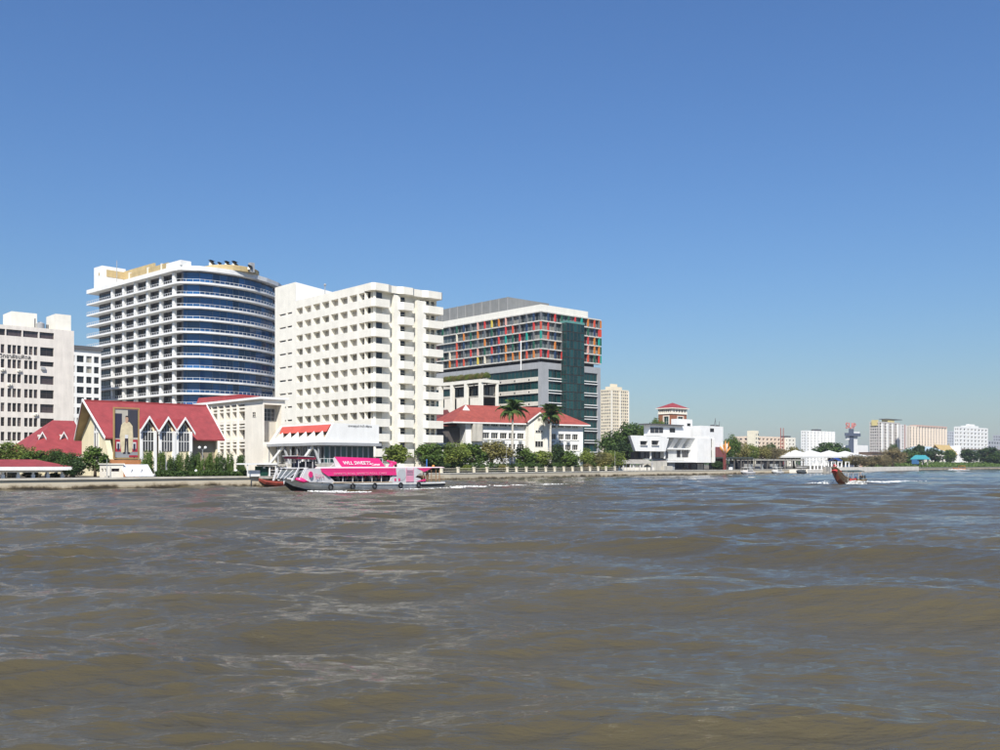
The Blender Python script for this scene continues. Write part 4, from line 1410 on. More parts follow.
# --- white modernist riverside building
def modernist():
    f = Fr(630, 303)
    r = building('modernist_building', 'white modernist riverside building with a leaning upper storey and slanted fins', f)
    U, Z = f.U, f.Z
    def B(name, m, xa, xb, yb, yt, v0, v1):
        u0, u1 = U(xa, v0), U(xb, v0)
        um = (u0 + u1) / 2
        return part(name, m, r, lambda mb: mb.box(u0, u1, v0, v1, Z(yb, um, v0), Z(yt, um, v0)))
    def win(xa, xb, yb, yt, v, nv=0, hood=0):
        u0, u1 = U(xa, v), U(xb, v)
        um = (u0 + u1) / 2
        o = (u0, u1, Z(yb, um, v), Z(yt, um, v))
        windows(r, ('R', v), [o], -.03, nv, 0, FRAMED, GDARK)
        if hood: part('window_hood', WHITE, r, lambda mb: (mb.box(u0 - .2, u1 + .2, v - .7, v - .002, o[3], o[3] + .15), mb.box(u1 + .02, u1 + .2, v - .6, v - .003, o[2], o[3]), mb.box(u0 - .2, u1 + .2, v - .4, v - .004, o[2] - .15, o[2])))
    um = U(650)
    def lean(mb):
        a = [(U(635.6), 0, Z(451, 1)), (U(665.5), 0, Z(451, 1)), (U(669.5), 0, Z(435.4, 1)), (U(630.2), 0, Z(435.4, 1))]
        b = [(U(635.6) + 6, 6, Z(451, 1)), (U(665.5), 6, Z(451, 1)), (U(669.5), 6, Z(435.4, 1)), (U(630.2) + 6, 6, Z(435.4, 1))]
        mb.hexa([a[0], a[1], b[1], b[0], a[3], a[2], b[2], b[3]])
    part('leaning_storey', WHITE, r, lean)
    win(640.2, 646, 445, 441, 0, 1, 1)
    win(651.6, 657.6, 445, 440.6, 0, 1, 1)
    B('lower_glazed_storey', DARK, 639.5, 667, 458.6, 450.8, 2.0, 4)
    for x in (640.4, 645.5, 650.5, 655, 660, 664): win(x, x + 4, 458.2, 451.6, 1.9, 0)
    B('storey_post', WHITE, 650.6, 651.4, 458.6, 451, 1.0, 1.4)
    B('storey_post', WHITE, 664.6, 665.4, 458.6, 451, 1.0, 1.4)
    B('top_storey', WHITE, 649.6, 690, 436.2, 425.4, 3, 5.4)
    B('top_roof', GREYD, 648, 684, 425.4, 424.2, 2.0, 6)
    for x in (650.2, 654.6, 659): win(x, x + 4, 433, 427.6, 3, 0)
    win(669.6, 675, 432.4, 428.2, 3, 1)
    B('penthouse', WHITE, 677, 692.4, 428, 419.2, 7, 9.5)
    win(687, 690.2, 426.4, 423.4, 7, 0)
    B('terrace_slab', WHITE, 667.5, 714.2, 438.2, 436.8, -.2, 9)
    part('terrace_railing', WHITE, r, lambda mb: (mb.box(U(678), U(713.5), -.1, -.04, Z(434.9, um + 12), Z(434.6, um + 12)), [mb.box(u, u + .08, -.1, -.04, Z(436.8, um + 12), Z(434.6, um + 12)) for u in np.linspace(U(678), U(713), 16)]))
    B('recessed_wall', mat('grey_white_render', (.60, .60, .58), vary=.06, grime=.1), 666, 700, 460.6, 438.3, 2.6, 9)
    for a, b in ((677.0, 680.2), (684.8, 688.3), (693, 696.4)): win(a, b, 447.4, 438.8, 2.58, 0)
    for a, b in ((676.8, 680.2), (682, 688), (689.5, 693.2)): win(a, b, 457.2, 450.4, 2.58, 1)
    B('mid_slab', WHITE, 667, 700, 449.6, 448.2, 1.6, 2.55)
    for x in (672.4, 680.8, 689):       # slanted sun fins: they lean out over the recess
        u = U(x, .6)
        z1, z0 = Z(438.4, u, .6), Z(447.8, u, .6)
        part('slanted_fin', WHITE, r, lambda mb: mb.hexa([(u, 2.0, z0), (u + 2.2, 2.0, z0), (u + 2.2, 2.5, z0), (u, 2.5, z0), (u + .2, .0, z1), (u + 2.9, .0, z1), (u + 2.9, 2.5, z1), (u + .2, 2.5, z1)]))
    part('lower_slab', WHITE, r, lambda mb: mb.box(U(667, -.6), U(697, -.6), -.6, 6, Z(462.4, um + 14), Z(460.8, um + 14)))
    B('front_slab_wall', WHITE, 697.2, 711, 462.6, 438.3, -1.0, 7)
    B('side_recess', DARK, 711.02, 714, 462.6, 438.3, .2, 7)
    win(711.3, 713.6, 447, 439.4, .15, 0)
    win(711.3, 713.6, 457, 450.5, .15, 0)
    B('end_fin', WHITE, 714, 715.2, 462.6, 438.3, -.9, 7)
    B('stair_tower', WHITE, 701, 723.2, 462, 426.2, 7.5, 14)
    win(710, 713.8, 431.8, 428.4, 7.5, 1)
    B('side_annex', mat('maroon_render', (.22, .07, .07), vary=.1), 715.4, 725, 463, 447, 5, 12)
    B('ground_recess', DARK, 668, 704, 472, 462.4, 1.0, 8)
    for x in (676, 683, 690, 697): win(x, x + 6.4, 470.6, 463.4, .95, 1)
    B('ground_wall', GREYM, 668.4, 674.8, 471, 462.5, .4, 3)
    part('aerial', GREYD, r, lambda mb: [mb.tube([(U(x, 8), 8, Z(426.2, 50, 8)), (U(x, 8) + t, 8, Z(y, 50, 8))], .09, 5) for x, y, t in ((714, 420, .6), (716, 417.6, -.5), (719, 420.5, .4))])
    part('roof_tank', GREYD, r, lambda mb: [mb.box(U(x, 8) - .7, U(x, 8) + .7, 8, 9, Z(426.2, 50, 8), Z(424.4, 50, 8)) for x in (713.6, 718.5)])
    B('dark_wing', mat('dark_stained_timber', (.06, .05, .045), vary=.1), 634, 642, 460, 452, 2.5, 4)
    # stepped terraces down to the river
    part('river_terrace', LCONC, r, lambda mb: (mb.box(U(651, -2), U(667, -2), -2, 2, -.0, Z(461, um)), mb.box(U(664, -3), U(672, -3), -3.2, -2, 0, Z(466, um))))


modernist()


# --- brick tower with the red pyramid roof
def brick_tower():
    f = Fr(672, 430)
    r = building('brick_tower', 'brick tower with a cream window band and a red pyramid roof', f)
    W, L = f.U(686.6), f.V(658.5)
    ze, zr = f.Z(407.6), f.Z(402.8, W / 2, L / 2)
    zb = f.Z(413.2)
    BR = mat('red_brick', (.33, .13, .07), vary=.12, nscale=1.5, bump=.3, bscale=6)
    part('wall', BR, r, lambda mb: (facade(mb, ('R', 0), 0, W, 0, zb, [(W * .4, W * .75, f.Z(424), f.Z(416.6))], .4), facade(mb, ('L', 0), 0, L, 0, zb, [(L * .25, L * .6, f.Z(427), f.Z(416.2))], .4), mb.box(.5, W, .5, L, 0, zb - .01)))
    for fc, a, b, y in (('R', W * .4, W * .75, 424), ('L', L * .25, L * .6, 427)):
        windows(r, (fc, 0), [(a, b, f.Z(y), f.Z(416.4))], .3, 1, 1, CREAM, GGREEN)
    part('window_surround', CREAM, r, lambda mb: (mb.box(W * .4 - .5, W * .4, -.1, .2, f.Z(424), f.Z(415.6)), mb.box(W * .75, W * .75 + .5, -.1, .2, f.Z(424), f.Z(415.6)), mb.box(W * .4, W * .75, -.1, .2, f.Z(416.4), f.Z(415.6)),
        mb.box(-.1, .2, L * .25 - .5, L * .25, f.Z(427), f.Z(415.3)), mb.box(-.1, .2, L * .6, L * .6 + .5, f.Z(427), f.Z(415.3)), mb.box(-.1, .2, L * .25, L * .6, f.Z(416.2), f.Z(415.3))))
    zq = f.Z(408.2)
    hR, hL = grid_holes(.4, W - .4, 5, zb, zq, 1, .5, .6), grid_holes(.4, L - .4, 6, zb, zq, 1, .5, .6)
    part('window_band', CREAM, r, lambda mb: (facade(mb, ('R', -.15), -.15, W + .15, zb, zq, hR, .4), facade(mb, ('L', -.15), -.15, L + .15, zb, zq, hL, .4), mb.box(-.3, W + .3, -.3, L + .3, zb - .3, zb - .005)))
    windows(r, ('R', -.15), hR, .35, 0, 0, CREAM, GDARK)
    windows(r, ('L', -.15), hL, .35, 0, 0, CREAM, GDARK)
    part('roof', [ROOFR, CREAM], r, lambda mb: hip_roof(mb, -.9, W + .9, -.9, L + .9, ze, zr, W / 2 + .8, W / 2 + .8, .4))


brick_tower()

# --- far towers
LB = mat('cream_beige_paint', (.78, .68, .50), vary=.05, grime=.06)  # the tower's own pale beige colour
f, r, W, L, H = tower('apartment_tower', 'tall beige apartment tower standing alone behind the dark trees', 600.5, 611, 628.6, 389, 1300, 24, 5, 9, LB, GDARK, .62, .55)
part('crown', LB, r, lambda mb: (mb.box(W * .15, W * .75, 4, L * .8, H - .3, f.Z(386)), mb.box(W * .3, W * .6, 8, L * .6, f.Z(386), f.Z(383))))
part('rib', CREAM, r, lambda mb: [mb.box(u - .8, u + .8, -1.2, -.01, 0, H - 2) for u in (W * .02, W * .5, W * .98)])

f, r, W, L, H = tower('hotel_block', 'peach and cream hotel block behind the pier trees', 733, 753.5, 785, 436, 870, 7, 4, 8, mat('peach_render', (.74, .60, .47), vary=.06), GBROWN, .5, .5, dep=.8)
part('stair_block', mat('pale_yellow_paint', (.78, .72, .56), vary=.05), r, lambda mb: mb.box(-1.0, f.U(758.5, -1.0), -1.0, 6, 0, f.Z(430.6)))
windows(r, ('R', -1.0), [(2 + 3.4 * i, 3.6 + 3.4 * i, z, z + 1.8) for i in range(2) for z in np.arange(3, f.Z(433), 3.6)], -.05, 0, 0, FRAMEW, GDARK)
f, r, W, L, H = tower('hotel_wing', 'small pale wing with a dark roof tank beside the peach hotel', 785, 788, 795.5, 437.5, 880, 7, 1, 2, mat('pale_cream_paint', (.78, .74, .64), vary=.05), GBROWN, .4, .4)
part('roof_tank', GREYD, r, lambda mb: mb.box(W * .1, W * .6, 2, 8, H, H + 1.6))

f, r, W, L, H = tower('slab_block', 'white ribbed apartment slab behind the white tents', 801, 806, 833.5, 430.5, 1150, 12, 2, 8, WHITE, GDARK, .35, .6)
part('roof_tank', GREYD, r, lambda mb: mb.box(W * .5, W * .65, 4, 12, H, H + 2.5))
part('rib', WHITE, r, lambda mb: [mb.box(W * k / 8 - .9, W * k / 8 + .9, -1.8, -.01, 0, H) for k in range(9)])

f, r, W, L, H = tower('condominium', 'grey and white condominium with projecting balconies and a yellow roof frame', 869.5, 879, 900, 421.5, 1150, 15, 4, 8, mat('grey_beige_paint', (.50, .47, .44), vary=.06), GDARK, .62, .58, dep=.9)
part('balcony_stack', WHITE, r, lambda mb: [mb.box(W * a - 1.3, W * a + 1.3, -1.5, -.01, 4, H - 2) for a in (.12, .36, .6, .86)])
part('roof_frame', mat('yellow_frame', (.60, .50, .22), vary=.05), r, lambda mb: (mb.box(W * .5, W * .8, 2, 10, H, H + 3.5), mb.box(-1, 2.5, 2, 9, H - 5, H + 2)))
part('roof_beam', GREYD, r, lambda mb: mb.box(W * .4, W * 1.15, 1, 11, H + 3.5, H + 4.3))
f, r, W, L, H = tower('condominium_wing', 'narrow pale wing with a red strip beside the grey condominium', 900, 901.5, 906.5, 424.5, 1160, 14, 0, 2, mat('pale_grey_paint', (.66, .64, .62), vary=.05), GDARK, .5, .5)
part('red_strip', mat('brick_red_panel', (.40, .24, .20), vary=.05), r, lambda mb: mb.box(W * .55, W * .75, -.3, -.01, 0, H))
f, r, W, L, H = tower('office_slab', 'wide peach office slab with upright ribs and a coral roof edge', 905, 909, 946, 425.8, 1250, 14, 2, 13, mat('light_peach_paint', (.72, .63, .53), vary=.05), GBROWN, .4, .62)
part('roof_edge', mat('coral_edge', (.62, .42, .34), vary=.05), r, lambda mb: mb.box(W * .2, W + 1, -1, 10, H, H + 1.8))
part('rib', mat('peach_rib', (.73, .65, .55), vary=.05), r, lambda mb: [mb.box(W * k / 13 - .5, W * k / 13 + .5, -1.3, -.01, 0, H) for k in range(14)])
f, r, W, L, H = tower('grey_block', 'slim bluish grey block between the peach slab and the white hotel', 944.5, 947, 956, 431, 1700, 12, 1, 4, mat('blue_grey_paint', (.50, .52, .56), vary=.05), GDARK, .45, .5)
f, r, W, L, H = tower('white_hotel', 'white stepped hotel with shadowed balconies beyond the temple roof', 954, 959, 988, 426.5, 1200, 10, 2, 8, WHITE, GDARK, .5, .45, dep=1.2)
part('crown', WHITE, r, lambda mb: (mb.box(W * .32, W * .72, 2, 10, H - .2, f.Z(424.8)), mb.box(W * .45, W * .62, 3, 8, f.Z(424.8), f.Z(423.2))))
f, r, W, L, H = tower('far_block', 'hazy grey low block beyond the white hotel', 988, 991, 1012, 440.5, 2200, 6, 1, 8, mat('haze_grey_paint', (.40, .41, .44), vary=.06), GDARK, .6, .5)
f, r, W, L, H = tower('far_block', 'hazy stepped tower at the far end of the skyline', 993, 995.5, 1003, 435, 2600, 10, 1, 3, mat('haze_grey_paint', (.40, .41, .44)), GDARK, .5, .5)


# --- observation tower with the red sign
def sign_tower():
    f = Fr(852.5, 640)
    r = building('sign_tower', 'white and slate tower with a cross shaped head and red letters on top', f)
    z = f.Z
    u = lambda x: f.U(x)
    SL = mat('slate_blue_panel', (.10, .12, .17), vary=.05)
    part('shaft', WHITE, r, lambda mb: mb.box(u(853.2), u(857.5), 0, 2.5, 0, z(433)))
    part('slate_shaft', SL, r, lambda mb: mb.box(u(849.2), u(853.1), -.5, .4, 0, z(429)))
    part('head', SL, r, lambda mb: mb.box(u(846), u(859), -1.2, 1.0, z(436.2), z(433.2)))
    part('head_cap', WHITE, r, lambda mb: (mb.box(u(853.2), u(858.6), -.8, 2.5, z(433.18), z(431.6)), mb.box(u(847), u(849.1), -.2, 1.2, z(440), z(436.22))))
    part('low_block', WHITE, r, lambda mb: mb.box(u(857.6), u(868), 0, 10, 0, z(445)))
    part('mast', GREYM, r, lambda mb: [mb.tube([(u(x), 1, z(429)), (u(x), 1, z(422))], .15, 5) for x in (848, 852, 855.5)])
    text('lettering', 'SUP', 5.6, mat('sign_red', (.60, .16, .13), vary=0), r, (u(846.5), .5, z(428.6)), (R(90), 0, 0), .15, u(856.5) - u(846.5))


sign_tower()


# --- red lattice mast behind the pier
def lattice_mast():
    X, Y = wx(782, 560), 560
    r = root('lattice_mast', 'red painted lattice gantry with two tall poles behind the pier trees', 'mast', (X, Y, GZ), GA)
    RED = mat('oxide_red_paint', (.36, .07, .05), vary=.08)
    H = wz(428, Y) - GZ
    part('leg', RED, r, lambda mb: mb.box(-1.6, -1.3, -.15, .15, 0, H))
    part('leg', RED, r, lambda mb: mb.box(1.3, 1.6, -.15, .15, 0, H))
    part('cross_bar', RED, r, lambda mb: [mb.box(-1.3, 1.3, -.1, .1, z, z + .3) for z in np.arange(3, H - 6, 1.8)])
    part('infill_panel', RED, r, lambda mb: mb.box(-1.0, 1.0, -.05, .05, 2, H - 13))


lattice_mast()


# --- low buildings along the far right bank
def simple_house(name, label, xa, xb, yt, Y, wall, roofm, ridge=None, depth=14, ang=GA, win=0, cat='building'):
    f = Fr(xa, Y, ang)
    r = building(name, label, f, cat)
    W = f.U(xb)
    H = f.Z(yt)
    hs = grid_holes(.5, W - .5, win, .2, H, 1, .5, .4) if win else []
    part('wall', wall, r, lambda mb: (facade(mb, ('R', 0), 0, W, 0, H, hs, .3), mb.face([(0, 0, 0), (0, depth, 0), (0, depth, H), (0, 0, H)]), mb.face([(W, 0, 0), (W, depth, 0), (W, depth, H), (W, 0, H)])))
    if win: windows(r, ('R', 0), hs, .3, 1, 0, FRAMEW, GDARK)
    if ridge: part('roof', [roofm, WHITE], r, lambda mb: hip_roof(mb, -1, W + 1, -1, depth + 1, H, f.Z(ridge, W / 2, depth / 2), depth * .35, depth * .35, .4))
    else: part('roof', roofm, r, lambda mb: mb.box(-1, W + 1, -1, depth + 1, H, H + .8))
    return f, r, W, H


simple_house('blue_roof_house', 'pale house with a light blue hipped roof behind the shrubs', 923, 945, 451.5, 720, CREAM, mat('light_blue_roof', (.40, .50, .56), vary=.08), 446.5, 18, win=6)
simple_house('warehouse', 'long low pale warehouse with a grey brown roof behind the far right trees', 962, 1010, 449.6, 800, IVORY, mat('grey_brown_roof', (.24, .20, .17), vary=.1), None, 20, win=9)
simple_house('peach_house', 'low peach house with a brown roof behind the white tents', 872, 893, 453.2, 640, mat('peach_wall', (.66, .47, .34), vary=.08), mat('dark_brown_roof', (.10, .06, .045), vary=.1), None, 12, win=4)


def temple_hall():
    f = Fr(943, 760)
    r = building('temple_hall', 'temple hall with an ochre tiled roof and a white gable', f, 'temple')
    W = f.U(961)
    D = 12
    H = f.Z(454)
    zr = f.Z(445)
    part('wall', WHITE, r, lambda mb: (mb.box(0, W, 1, D - 1, 0, H), mb.slab([(W - .3, 1, H), (W - .3, D - 1, H), (W - .3, D / 2, zr - .5)], (.3, 0, 0))))
    part('roof', mat('ochre_tile', (.50, .36, .15), vary=.1, lines=('X', 2.5)), r, lambda mb: [mb.slab([(-1, D / 2, zr), (W * .75, D / 2, zr), (W * .75, D / 2 + s * (D / 2 + 1), H - .3), (-1, D / 2 + s * (D / 2 + 1), H - .3)], (0, 0, .3)) for s in (-1, 1)])
    part('front_gable', WHITE, r, lambda mb: mb.slab([(W * .76, -1.5, 0), (W * .76 + 7, -1.5, 0), (W * .76 + 7, -1.5, H), (W * .76 + 3.5, -1.5, zr - .4), (W * .76, -1.5, H)], (0, 8, 0)))
    part('finial', mat('gold_leaf', (.70, .50, .12), rough=.35, metal=.4, vary=.05), r, lambda mb: [mb.tube([(u, D / 2, zr), (u - .4, D / 2, zr + 1.2), (u - .1, D / 2, zr + 2.4)], [.3, .18, .04], 6) for u in (-1, W * .75)])


temple_hall()


def turquoise_landing():
    f = Fr(917, 545)
    r = building('river_landing', 'small landing with a turquoise roof and blue side boards at the pier end', f, 'pavilion')
    W = f.U(928)
    z = f.Z
    TQ = mat('turquoise_sheet', (.05, .30, .34), vary=.06, lines=('X', 2))
    part('roof', [TQ, TQ], r, lambda mb: hip_roof(mb, -1, W + 1, -1, 3.5, z(459), z(455), 1.5, 1.5, .3))
    part('side_board', mat('blue_board', (.05, .16, .34), vary=.08), r, lambda mb: mb.box(-1.2, 1.5, -.5, 2.5, z(464), z(459.4)))
    for u in (.3, W * .5, W - .3):
        part('post', LCONC, r, lambda mb: (mb.box(u - .2, u + .2, 0, .4, -GZ - 1, z(459.3)), mb.box(u - .2, u + .2, 2.4, 2.8, -GZ - 1, z(459.3))))
    part('deck', CONC, r, lambda mb: mb.box(-2, W + 1.5, -1, 3.6, -.2, .3))


turquoise_landing()

# ------------------------------------------------------------------ vegetation
BARK = mat('bark', (.16, .12, .085), vary=.2, nscale=3, rough=.9)
PALMBARK = mat('palm_bark', (.52, .49, .43), vary=.15, nscale=2, rough=.85)
LEAF = {k: leafmat('foliage_' + k, tuple(q * 2.15 for q in c)) for k, c in {
    'deep': (.024, .050, .014), 'mid': (.040, .075, .018), 'fresh': (.070, .105, .024), 'olive': (.085, .092, .036), 'dry': (.085, .082, .048), 'dark': (.016, .034, .012)}.items()}


def crown_mesh(kind, seed, n, blobs, shape, leaf):
    """unit crown (height 1, half width .5): leaf sized faces gathered in clumps through the volume"""
    r = np.random.default_rng(seed)
    cs = []
    while len(cs) < blobs:
        p = r.uniform(-1, 1, 3)
        if shape == 'column':
            ok = math.hypot(p[0], p[1]) < (1.0 if p[2] < .2 else math.sqrt(max(0, 1 - ((p[2] - .2) / .8) ** 2)))
        elif shape == 'dome':
            ok = p[2] > -.75 and np.dot(p, p) < 1
        else:
            ok = np.dot(p, p) < 1
        if not ok or (np.linalg.norm(p) < .45 and r.random() < .6): continue
        cs.append((p * .78, r.uniform(.20, .40)))
    V, Fc = [], []
    per = n // blobs
    for c, rad in cs:
        d = r.normal(size=(per, 3))
        d /= np.linalg.norm(d, axis=1)[:, None]
        pos = c + d * (rad * r.uniform(.55, 1.08, (per, 1)))
        nn = d * .7 + r.normal(size=(per, 3)) * .55 + np.array([0, 0, .35])
        nn /= np.linalg.norm(nn, axis=1)[:, None]
        t = np.cross(nn, r.normal(size=(per, 3)))
        t /= np.linalg.norm(t, axis=1)[:, None] + 1e-9
        b = np.cross(nn, t)
        s = leaf * r.uniform(.6, 1.35, (per, 1))
        q = np.stack([pos - t * s, pos + b * s * .55, pos + t * s, pos - b * s * .55], 1)
        i0 = len(V) * 4
        V.append(q)
    V = np.concatenate(V).reshape(-1, 3) * np.array([.5, .5, .5]) + np.array([0, 0, .5])
    Fc = np.arange(len(V)).reshape(-1, 4)
    me = bpy.data.meshes.new('crown')
    me.from_pydata(V.tolist(), [], Fc.tolist())
    me.materials.append(LEAF[kind])
    me.update()
    return me


CROWNS = {}
def get_crown(kind, shape, i):
    k = (kind, shape, i)
    if k not in CROWNS:
        n, blobs, leaf = {'round': (3000, 38, .085), 'column': (4200, 60, .075), 'dome': (3000, 40, .085), 'loose': (1500, 26, .085), 'fine': (4800, 60, .055)}[shape]
        CROWNS[k] = crown_mesh(kind, hash((len(kind) * 7 + len(shape), i)) % 9999, n, blobs, shape, leaf)
    return CROWNS[k]


TRUNKS = {}
def get_trunk(i):
    if i not in TRUNKS:
        r = random.Random(i + 50)
        mb = MB()
        k = [(r.uniform(-.03, .03), r.uniform(-.03, .03)) for _ in range(3)]
        mb.tube([(0, 0, 0), (k[0][0], k[0][1], .35), (k[1][0], k[1][1], .7), (k[2][0], k[2][1], 1.0)], [.06, .045, .035, .02], 7)
        for j in range(5):
            a = r.uniform(0, 6.28)
            z = r.uniform(.35, .65)
            e = r.uniform(.16, .30)
            mb.tube([(k[0][0] * .8, k[0][1] * .8, z), (math.cos(a) * e * .5, math.sin(a) * e * .5, z + .13), (math.cos(a) * e, math.sin(a) * e, z + .32)], [.03, .02, .008], 5)
        TRUNKS[i] = mb.mesh('trunk', [BARK], True)
    return TRUNKS[i]


tcount = [0]
def tree(label, x, yb, yt, wpx, Y, kind='mid', shape='round', name='tree', group=None, cf=.14, cat='tree', gz=GZ):
    """x, top row and width in the photograph; Y from where it stands on the ground"""
    tcount[0] += 1
    i = tcount[0]
    rr = random.Random(i)
    H = wz(yt, Y) - gz
    w = wpx / F * Y * (1.0 if shape in ('column', 'dome') else 1.22)
    r = root(name, label, cat, (wx(x, Y), Y, gz), 0, group)
    z0 = max(0.0, cf * H) if yb is None else max(0.0, wz(yb, Y) - gz)
    c = put('crown', get_crown(kind, shape, i % 3), r, (0, 0, z0), rr.uniform(0, 6.28))
    c.scale = (w, w * rr.uniform(.85, 1.1), H - z0)
    t = put('trunk', get_trunk(i % 4), r, (0, 0, 0), rr.uniform(0, 6.28))
    t.scale = (w * .9, w * .9, max(z0 + (H - z0) * .7, .3))
    return r


# promenade trees on the left
tree('spreading light green tree at the end of the red roofed pavilion', 4, 470, 439, 34, 150, 'fresh', 'fine')
tree('airy tree standing before the office block wall', 26, 464, 443, 17, 158, 'olive', 'loose')
tree('leafy tree rising behind the pavilion roof', 37, 468, 449.5, 24, 147, 'mid')
tree('dark tree with pale blossom right of the pavilion roof', 56, 470, 447, 26, 147, 'deep', 'fine')
tree('bushy tree with sparse white flowers beside the low hall', 71, 474, 451, 24, 144, 'deep', 'fine')
tree('dense dark shrub at the corner of the pavilion', 74, None, 459, 26, 139, 'dark', 'dome', 'shrub', cat='shrub', cf=0)
tree('rounded clipped tree before the yellow gable wall', 95, 473, 446, 25, 146, 'mid', 'round')
tree('clipped bush inside the open pavilion', 31, None, 471, 19, 137.5, 'deep', 'dome', 'shrub', cat='shrub', cf=0)
tree('low bush between pavilion posts', 55, None, 472.5, 14, 138.5, 'deep', 'dome', 'shrub', cat='shrub', cf=0)
bf = Fr(70, 131.5)                      # along the promenade
for x, yt, w, k in ((147, 449, 15, 'mid'), (161.5, 449, 9, 'mid'), (171, 455, 9, 'deep'), (180, 452, 11, 'mid'), (189.5, 450.5, 11, 'deep'), (199, 452, 12, 'mid'), (210, 452, 12, 'mid'), (220, 451.5, 12, 'deep'), (229.5, 452, 10, 'mid'), (241, 453.5, 11, 'deep')):
    p = bf.o + bf.w * 8.5 + bf.u * bf.U(x, 8.5)
    tree('clipped upright shrub in the row before the hall', x, None, yt, w, p.y, k, 'column', 'clipped_shrub', 'clipped shrubs along the promenade', .0, 'shrub')
# low hedge in front of them
def hedge(label, xa, xb, yt, fr, v, kind, wid=1.0, n=9000):
    a, b = fr.U(xa, v), fr.U(xb, v)
    p = fr.o + fr.w * v + fr.u * a
    r = root('hedge', label, 'hedge', (p.x, p.y, GZ), fr.a)
    H = max(.5, wz(yt, (fr.o + fr.w * v + fr.u * ((a + b) / 2)).y) - GZ)
    q = np.random.default_rng(int(xa))
    P = np.stack([q.uniform(0, b - a, n), q.uniform(-wid / 2, wid / 2, n), H * np.sqrt(q.uniform(0, 1, n))], 1)
    P[:, 2] *= 1 + .22 * np.sin(P[:, 0] * 1.3) * np.sin(P[:, 0] * .47 + 1)
    nn = q.normal(size=(n, 3)) + np.array([0, -.4, .5])
    nn /= np.linalg.norm(nn, axis=1)[:, None]
    t = np.cross(nn, q.normal(size=(n, 3)))
    t /= np.linalg.norm(t, axis=1)[:, None]
    bb = np.cross(nn, t)
    s = .16 * q.uniform(.6, 1.4, (n, 1)) * (1.6 if H > 2 else 1)
    V = np.stack([P - t * s, P + bb * s * .6, P + t * s, P - bb * s * .6], 1).reshape(-1, 3)
    me = bpy.data.meshes.new('foliage')
    me.from_pydata(V.tolist(), [], np.arange(len(V)).reshape(-1, 4).tolist())
    me.materials.append(LEAF[kind])
    put('foliage', me, r)
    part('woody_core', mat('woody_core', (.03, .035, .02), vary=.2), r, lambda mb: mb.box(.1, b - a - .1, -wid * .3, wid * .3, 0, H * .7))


hedge('long low hedge in front of the clipped shrubs', 156, 246, 471.5, bf, 4.5, 'deep', 1.1, 7000)
# trees behind the pink boat and along the garden
tree('broad bushy tree behind the roof of the pink boat', 396, 466, 442.5, 32, 196, 'fresh', 'dome')
tree('tree with dark shade under it between the ward tower and the garden', 430, 467, 442, 27, 214, 'mid', 'round')
tree('tall spreading tree at the foot of the ward tower', 452, 467, 440, 36, 222, 'fresh', 'fine')
tree('dark bush below the spreading tree by the garden wall', 438, None, 459, 24, 214, 'dark', 'dome', 'shrub', cat='shrub', cf=0)
tree('pale flowering tree in the garden left of the first palm', 491, 466, 440, 38, 240, 'olive', 'fine')
tree('green tree between the spreading tree and the flowering one', 471, 467, 443, 28, 234, 'mid', 'round')
tree('green bushy tree below the first palm', 524, 467, 446.5, 26, 250, 'mid', 'round')
tree('tree before the gabled bay', 541, 467, 450, 22, 254, 'fresh', 'round')
tree('dark rounded tree against the wall beside the second palm', 557, 466, 443, 16, 262, 'dark', 'round')
tree('bright green tree right of the second palm', 567, 468, 450, 22, 264, 'mid', 'round')
tree('leafy tree at the right end of the hipped roof building', 582, 468, 447.5, 24, 272, 'fresh', 'fine')
tree('low spreading tree with yellow green leaves by the garden end', 600, 469, 450.5, 26, 280, 'olive', 'fine')
tree('light green creeper covered tree beside the tent roofs', 615, 469, 449.5, 22, 288, 'fresh', 'fine')
gf = Fr(450, 209.5, math.atan2(58, 39))
hedge('continuous garden hedge behind the fence posts', 452, 610, 464, gf, 6, 'deep', 2.2, 12000)
for x, w, k, yt in ((466, 13, 'fresh', 464), (484, 12, 'mid', 466), (503, 12, 'olive', 463.5), (533, 14, 'deep', 462), (588, 12, 'dry', 463), (606, 12, 'fresh', 464)):
    p = gf.o + gf.w * 3.2 + gf.u * gf.U(x, 3.2)
    tree('small garden shrub just behind the fence posts', x, None, yt, w, p.y, k, 'dome', 'garden_shrub', 'small shrubs behind the fence', 0, 'shrub')
# big trees before the beige tower
tree('large dark tree left of the white modernist building', 628, 462, 421, 30, 345, 'deep', 'round')
tree('tall dark tree below the beige tower', 612, 462, 431, 26, 350, 'deep', 'round')
tree('rounded tree touching the roof of the modernist building', 642, 455, 420.5, 20, 350, 'mid', 'fine')
tree('tree top showing above the modernist roof beside the brick tower', 657, 440, 416.5, 16, 380, 'mid', 'fine')
tree('dark green tree beside the gap under the leaning storey', 621, 466, 441, 24, 325, 'dark', 'round')
tree('small dark bush beside the flame sculpture', 717.5, None, 460.5, 12, 323, 'dark', 'dome', 'shrub', cat='shrub', cf=0)
